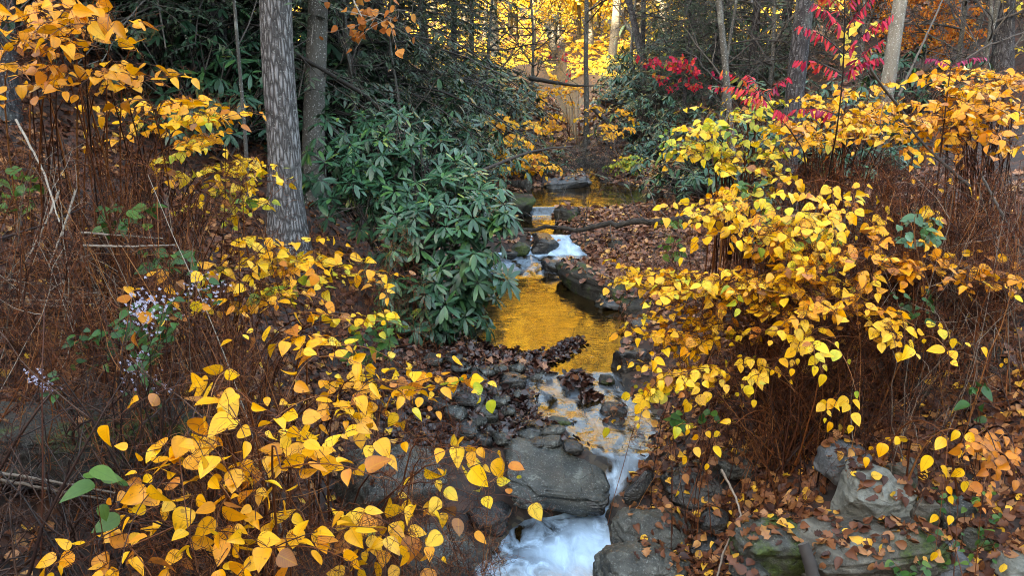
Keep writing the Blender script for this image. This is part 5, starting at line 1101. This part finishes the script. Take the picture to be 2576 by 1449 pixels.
for j, (a, b, c, lab) in enumerate([((200, 585, 4.4), (300, 592, 4.4), (410, 600, 4.5), "pale broken cane lying level on the left slope"), ((210, 618, 4.2), (330, 620, 4.2), (440, 616, 4.3), "second pale cane lying just below the level one"), ((150, 480, 4.6), (115, 560, 4.4), (75, 640, 4.3), "pale forked stick standing at the left slope"), ((190, 480, 4.6), (165, 560, 4.4), (120, 680, 4.2), "pale bent stick right of the forked one"), ((0, 600, 4.2), (130, 560, 4.4), (290, 480, 4.8), "long dark rising cane across the left slope"), ((0, 1190, 2.9), (150, 1215, 3.0), (340, 1250, 3.1), "long pale cane lying in the dark hollow"), ((0, 1208, 2.85), (140, 1235, 2.9), (300, 1265, 3.0), "second pale cane in the hollow below the first"), ((40, 300, 4.6), (110, 430, 4.4), (150, 560, 4.2), "straw coloured cane falling through the top left shrub")]):
    stick("dead_cane", lab, "cane", [at(*a), at(*b), at(*c)], .007, .004, M_pale if j != 4 else M_darkcane, 3, .18)
for a, b, c, lab in [((2300, 320, 6.2), (2200, 190, 6.0), (2160, 110, 6.0), "pale thin sapling curving up left of the pale mottled trunk"), ((2440, 470, 5.2), (2350, 390, 5.3), (2270, 300, 5.4), "slanting grey stem crossing the golden shrubs"), ((2576, 640, 4.9), (2520, 540, 4.9), (2470, 440, 5.0), "straight grey stem slanting at the right edge"), ((2260, 240, 8), (2330, 90, 8.2), (2380, -20, 8.4), "thin pale stem rising to the top right"), ((2370, 190, 8), (2470, 120, 8), (2576, 80, 8), "bare grey branch reaching to the right edge")]:
    stick("thin_stem", lab, "stem", [at(*a), at(*b), at(*c)], .012, .007, M_greytwig, 3, .3)

# white asters, brambles, green vines
def herb(name, label, cat, px, py, Y, rx, ry, n, L, m, tmpl=KNOT, flowers=0, stems=True, dY=.25, tint=(.3, .2)):
    c = at(px, py, Y); base = np.array([c[0], c[1], gz(c[0], c[1])]); t = thing(name, label, cat, base)
    P = np.array([at(px + rx * uni(-1, 1), py + ry * uni(-1, 1), Y + uni(-dY, dY)) for _ in range(n)])
    if stems:
        ns = max(3, n // 5); E = P[:ns]; S = base + rng.normal(size=(ns, 3)) * np.array([.08, .08, 0]); g = Geo()
        tubes(g, bez(S, (S + E) / 2 + np.array([0, 0, .06]), E, 6), np.linspace(.003, .0015, 6)[None] * np.ones((ns, 1)), 4); g.build("stems", M_cane, t)
    gl = Geo(); d = rng.normal(size=(n, 3)); d[:, 2] = -abs(d[:, 2]) * .5
    leaves(gl, tmpl, P, d, np.array([0, -.45, .8]) + rng.normal(size=(n, 3)) * .3, L * uni(.6, 1.2, n), np.clip(rng.normal(tint[0], tint[1], n), 0, 1), .85); gl.build("leaves", m, t)
    if flowers:
        gf = Geo(); F = []
        for _ in range(flowers):
            fc = at(px + rx * uni(-1, 1), py - ry * .3 + ry * uni(-1, .8), Y - .12 + uni(-dY, dY) * .5); F.append(fc + rng.normal(size=(16, 3)) * np.array([.028, .028, .034]))
        F = np.concatenate(F)
        for k in range(5): leaves(gf, SMALL, F, np.stack([np.cos(k * 1.257) * np.ones(len(F)), uni(-.5, .1, len(F)), np.sin(k * 1.257) * np.ones(len(F))], -1), np.tile([0, -1., .4], (len(F), 1)), uni(.006, .011, len(F)), rng.random(len(F)), .8)
        gf.build("blossoms", M_white, t)
herb("aster_plant", "white flowering aster among green leaves on the left slope", "aster", 370, 800, 3.6, 75, 55, 60, .06, M_green, flowers=7)
herb("aster_plant", "white aster sprays beside the left ledge, below the larger aster", "aster", 365, 960, 3.5, 50, 60, 24, .05, M_green, flowers=4)
herb("aster_plant", "small white aster above the left ledge near the straw cane", "aster", 125, 960, 3.3, 25, 35, 10, .05, M_green, flowers=2)
herb("aster_plant", "white aster sprig under the sparse yellow shrub", "aster", 505, 740, 4.0, 55, 35, 18, .05, M_green, flowers=3)
herb("green_plant", "low green leafy patch beneath the asters", "plant", 290, 870, 3.5, 110, 55, 55, .055, M_green, tint=(.25, .2))
herb("bramble", "greyish green bramble leaves on the left slope beside the pale sticks", "bramble", 320, 545, 4.5, 70, 30, 34, .08, M_green, tint=(.55, .2))
herb("bramble", "bramble leaves below the lying canes on the left slope", "bramble", 430, 655, 4.2, 70, 25, 30, .07, M_green, tint=(.4, .2))
herb("bramble", "pale green bramble at the left edge", "bramble", 40, 480, 4.6, 50, 60, 34, .08, M_green, tint=(.8, .15))
herb("green_vine", "green mottled leaves dangling beside the dark hollow at the lower left", "vine", 260, 1240, 2.4, 45, 70, 8, .095, M_green, tint=(.75, .2), dY=.1)
herb("green_plant", "green leaves at the foot of the rhododendron and yellow shrub", "plant", 930, 870, 4.7, 55, 45, 60, .075, M_green, tint=(.55, .25))
herb("green_plant", "blue green compound leaves in the right thicket", "plant", 2310, 580, 4.8, 50, 40, 50, .07, M_rhodo, tint=(.7, .1))
herb("green_plant", "dark green leaves under the amber shrub", "plant", 2300, 770, 4.5, 60, 45, 40, .06, M_green, tint=(.2, .15))
herb("green_vine", "five round green leaves hanging in front of the shaded rocks at right", "vine", 2465, 1015, 4.0, 28, 45, 9, .085, M_green, tint=(.35, .1), dY=.06)
herb("green_sprig", "green leaves below the hanging yellow sprays", "plant", 1690, 1050, 4.45, 25, 18, 6, .085, M_green, tint=(.6, .2), dY=.06)
herb("green_sprig", "dark green leaf cluster beside the pendent yellow leaves", "plant", 1785, 1050, 4.4, 22, 18, 6, .085, M_green, tint=(.4, .2), dY=.06)
herb("green_plant", "green shoots among the yellow shrubs by the right thicket", "plant", 1890, 500, 5.6, 45, 45, 36, .075, M_green, tint=(.6, .2))
herb("green_plant", "green sprouts at the right end of the fallen log", "plant", 1690, 600, 8.0, 25, 50, 30, .09, M_green, tint=(.9, .1))
herb("green_plant", "small green weeds among stones at the bottom right", "plant", 2440, 1330, 3.7, 90, 100, 50, .045, M_green, tint=(.6, .25))
herb("green_plant", "tiny green plant below the tan ledge", "plant", 2280, 1430, 3.6, 50, 20, 26, .05, M_green, tint=(.4, .25))
# small white tag between the two left trunks
tg = Geo(); c0 = at(741, 336, 7.65); hw, hh, th = .024, .06, .004
box = np.array([[x, y, z] for x in (-hw, hw) for y in (-th, th) for z in (-hh, hh)]) + c0
tg.add(box, [[0, 1, 3, 2], [4, 6, 7, 5], [0, 4, 5, 1], [2, 3, 7, 6], [0, 2, 6, 4], [1, 5, 7, 3]])
tag(tg.build("white_marker", M_white, None, False), "small white marker plate on the right flank of the furrowed trunk", "marker")
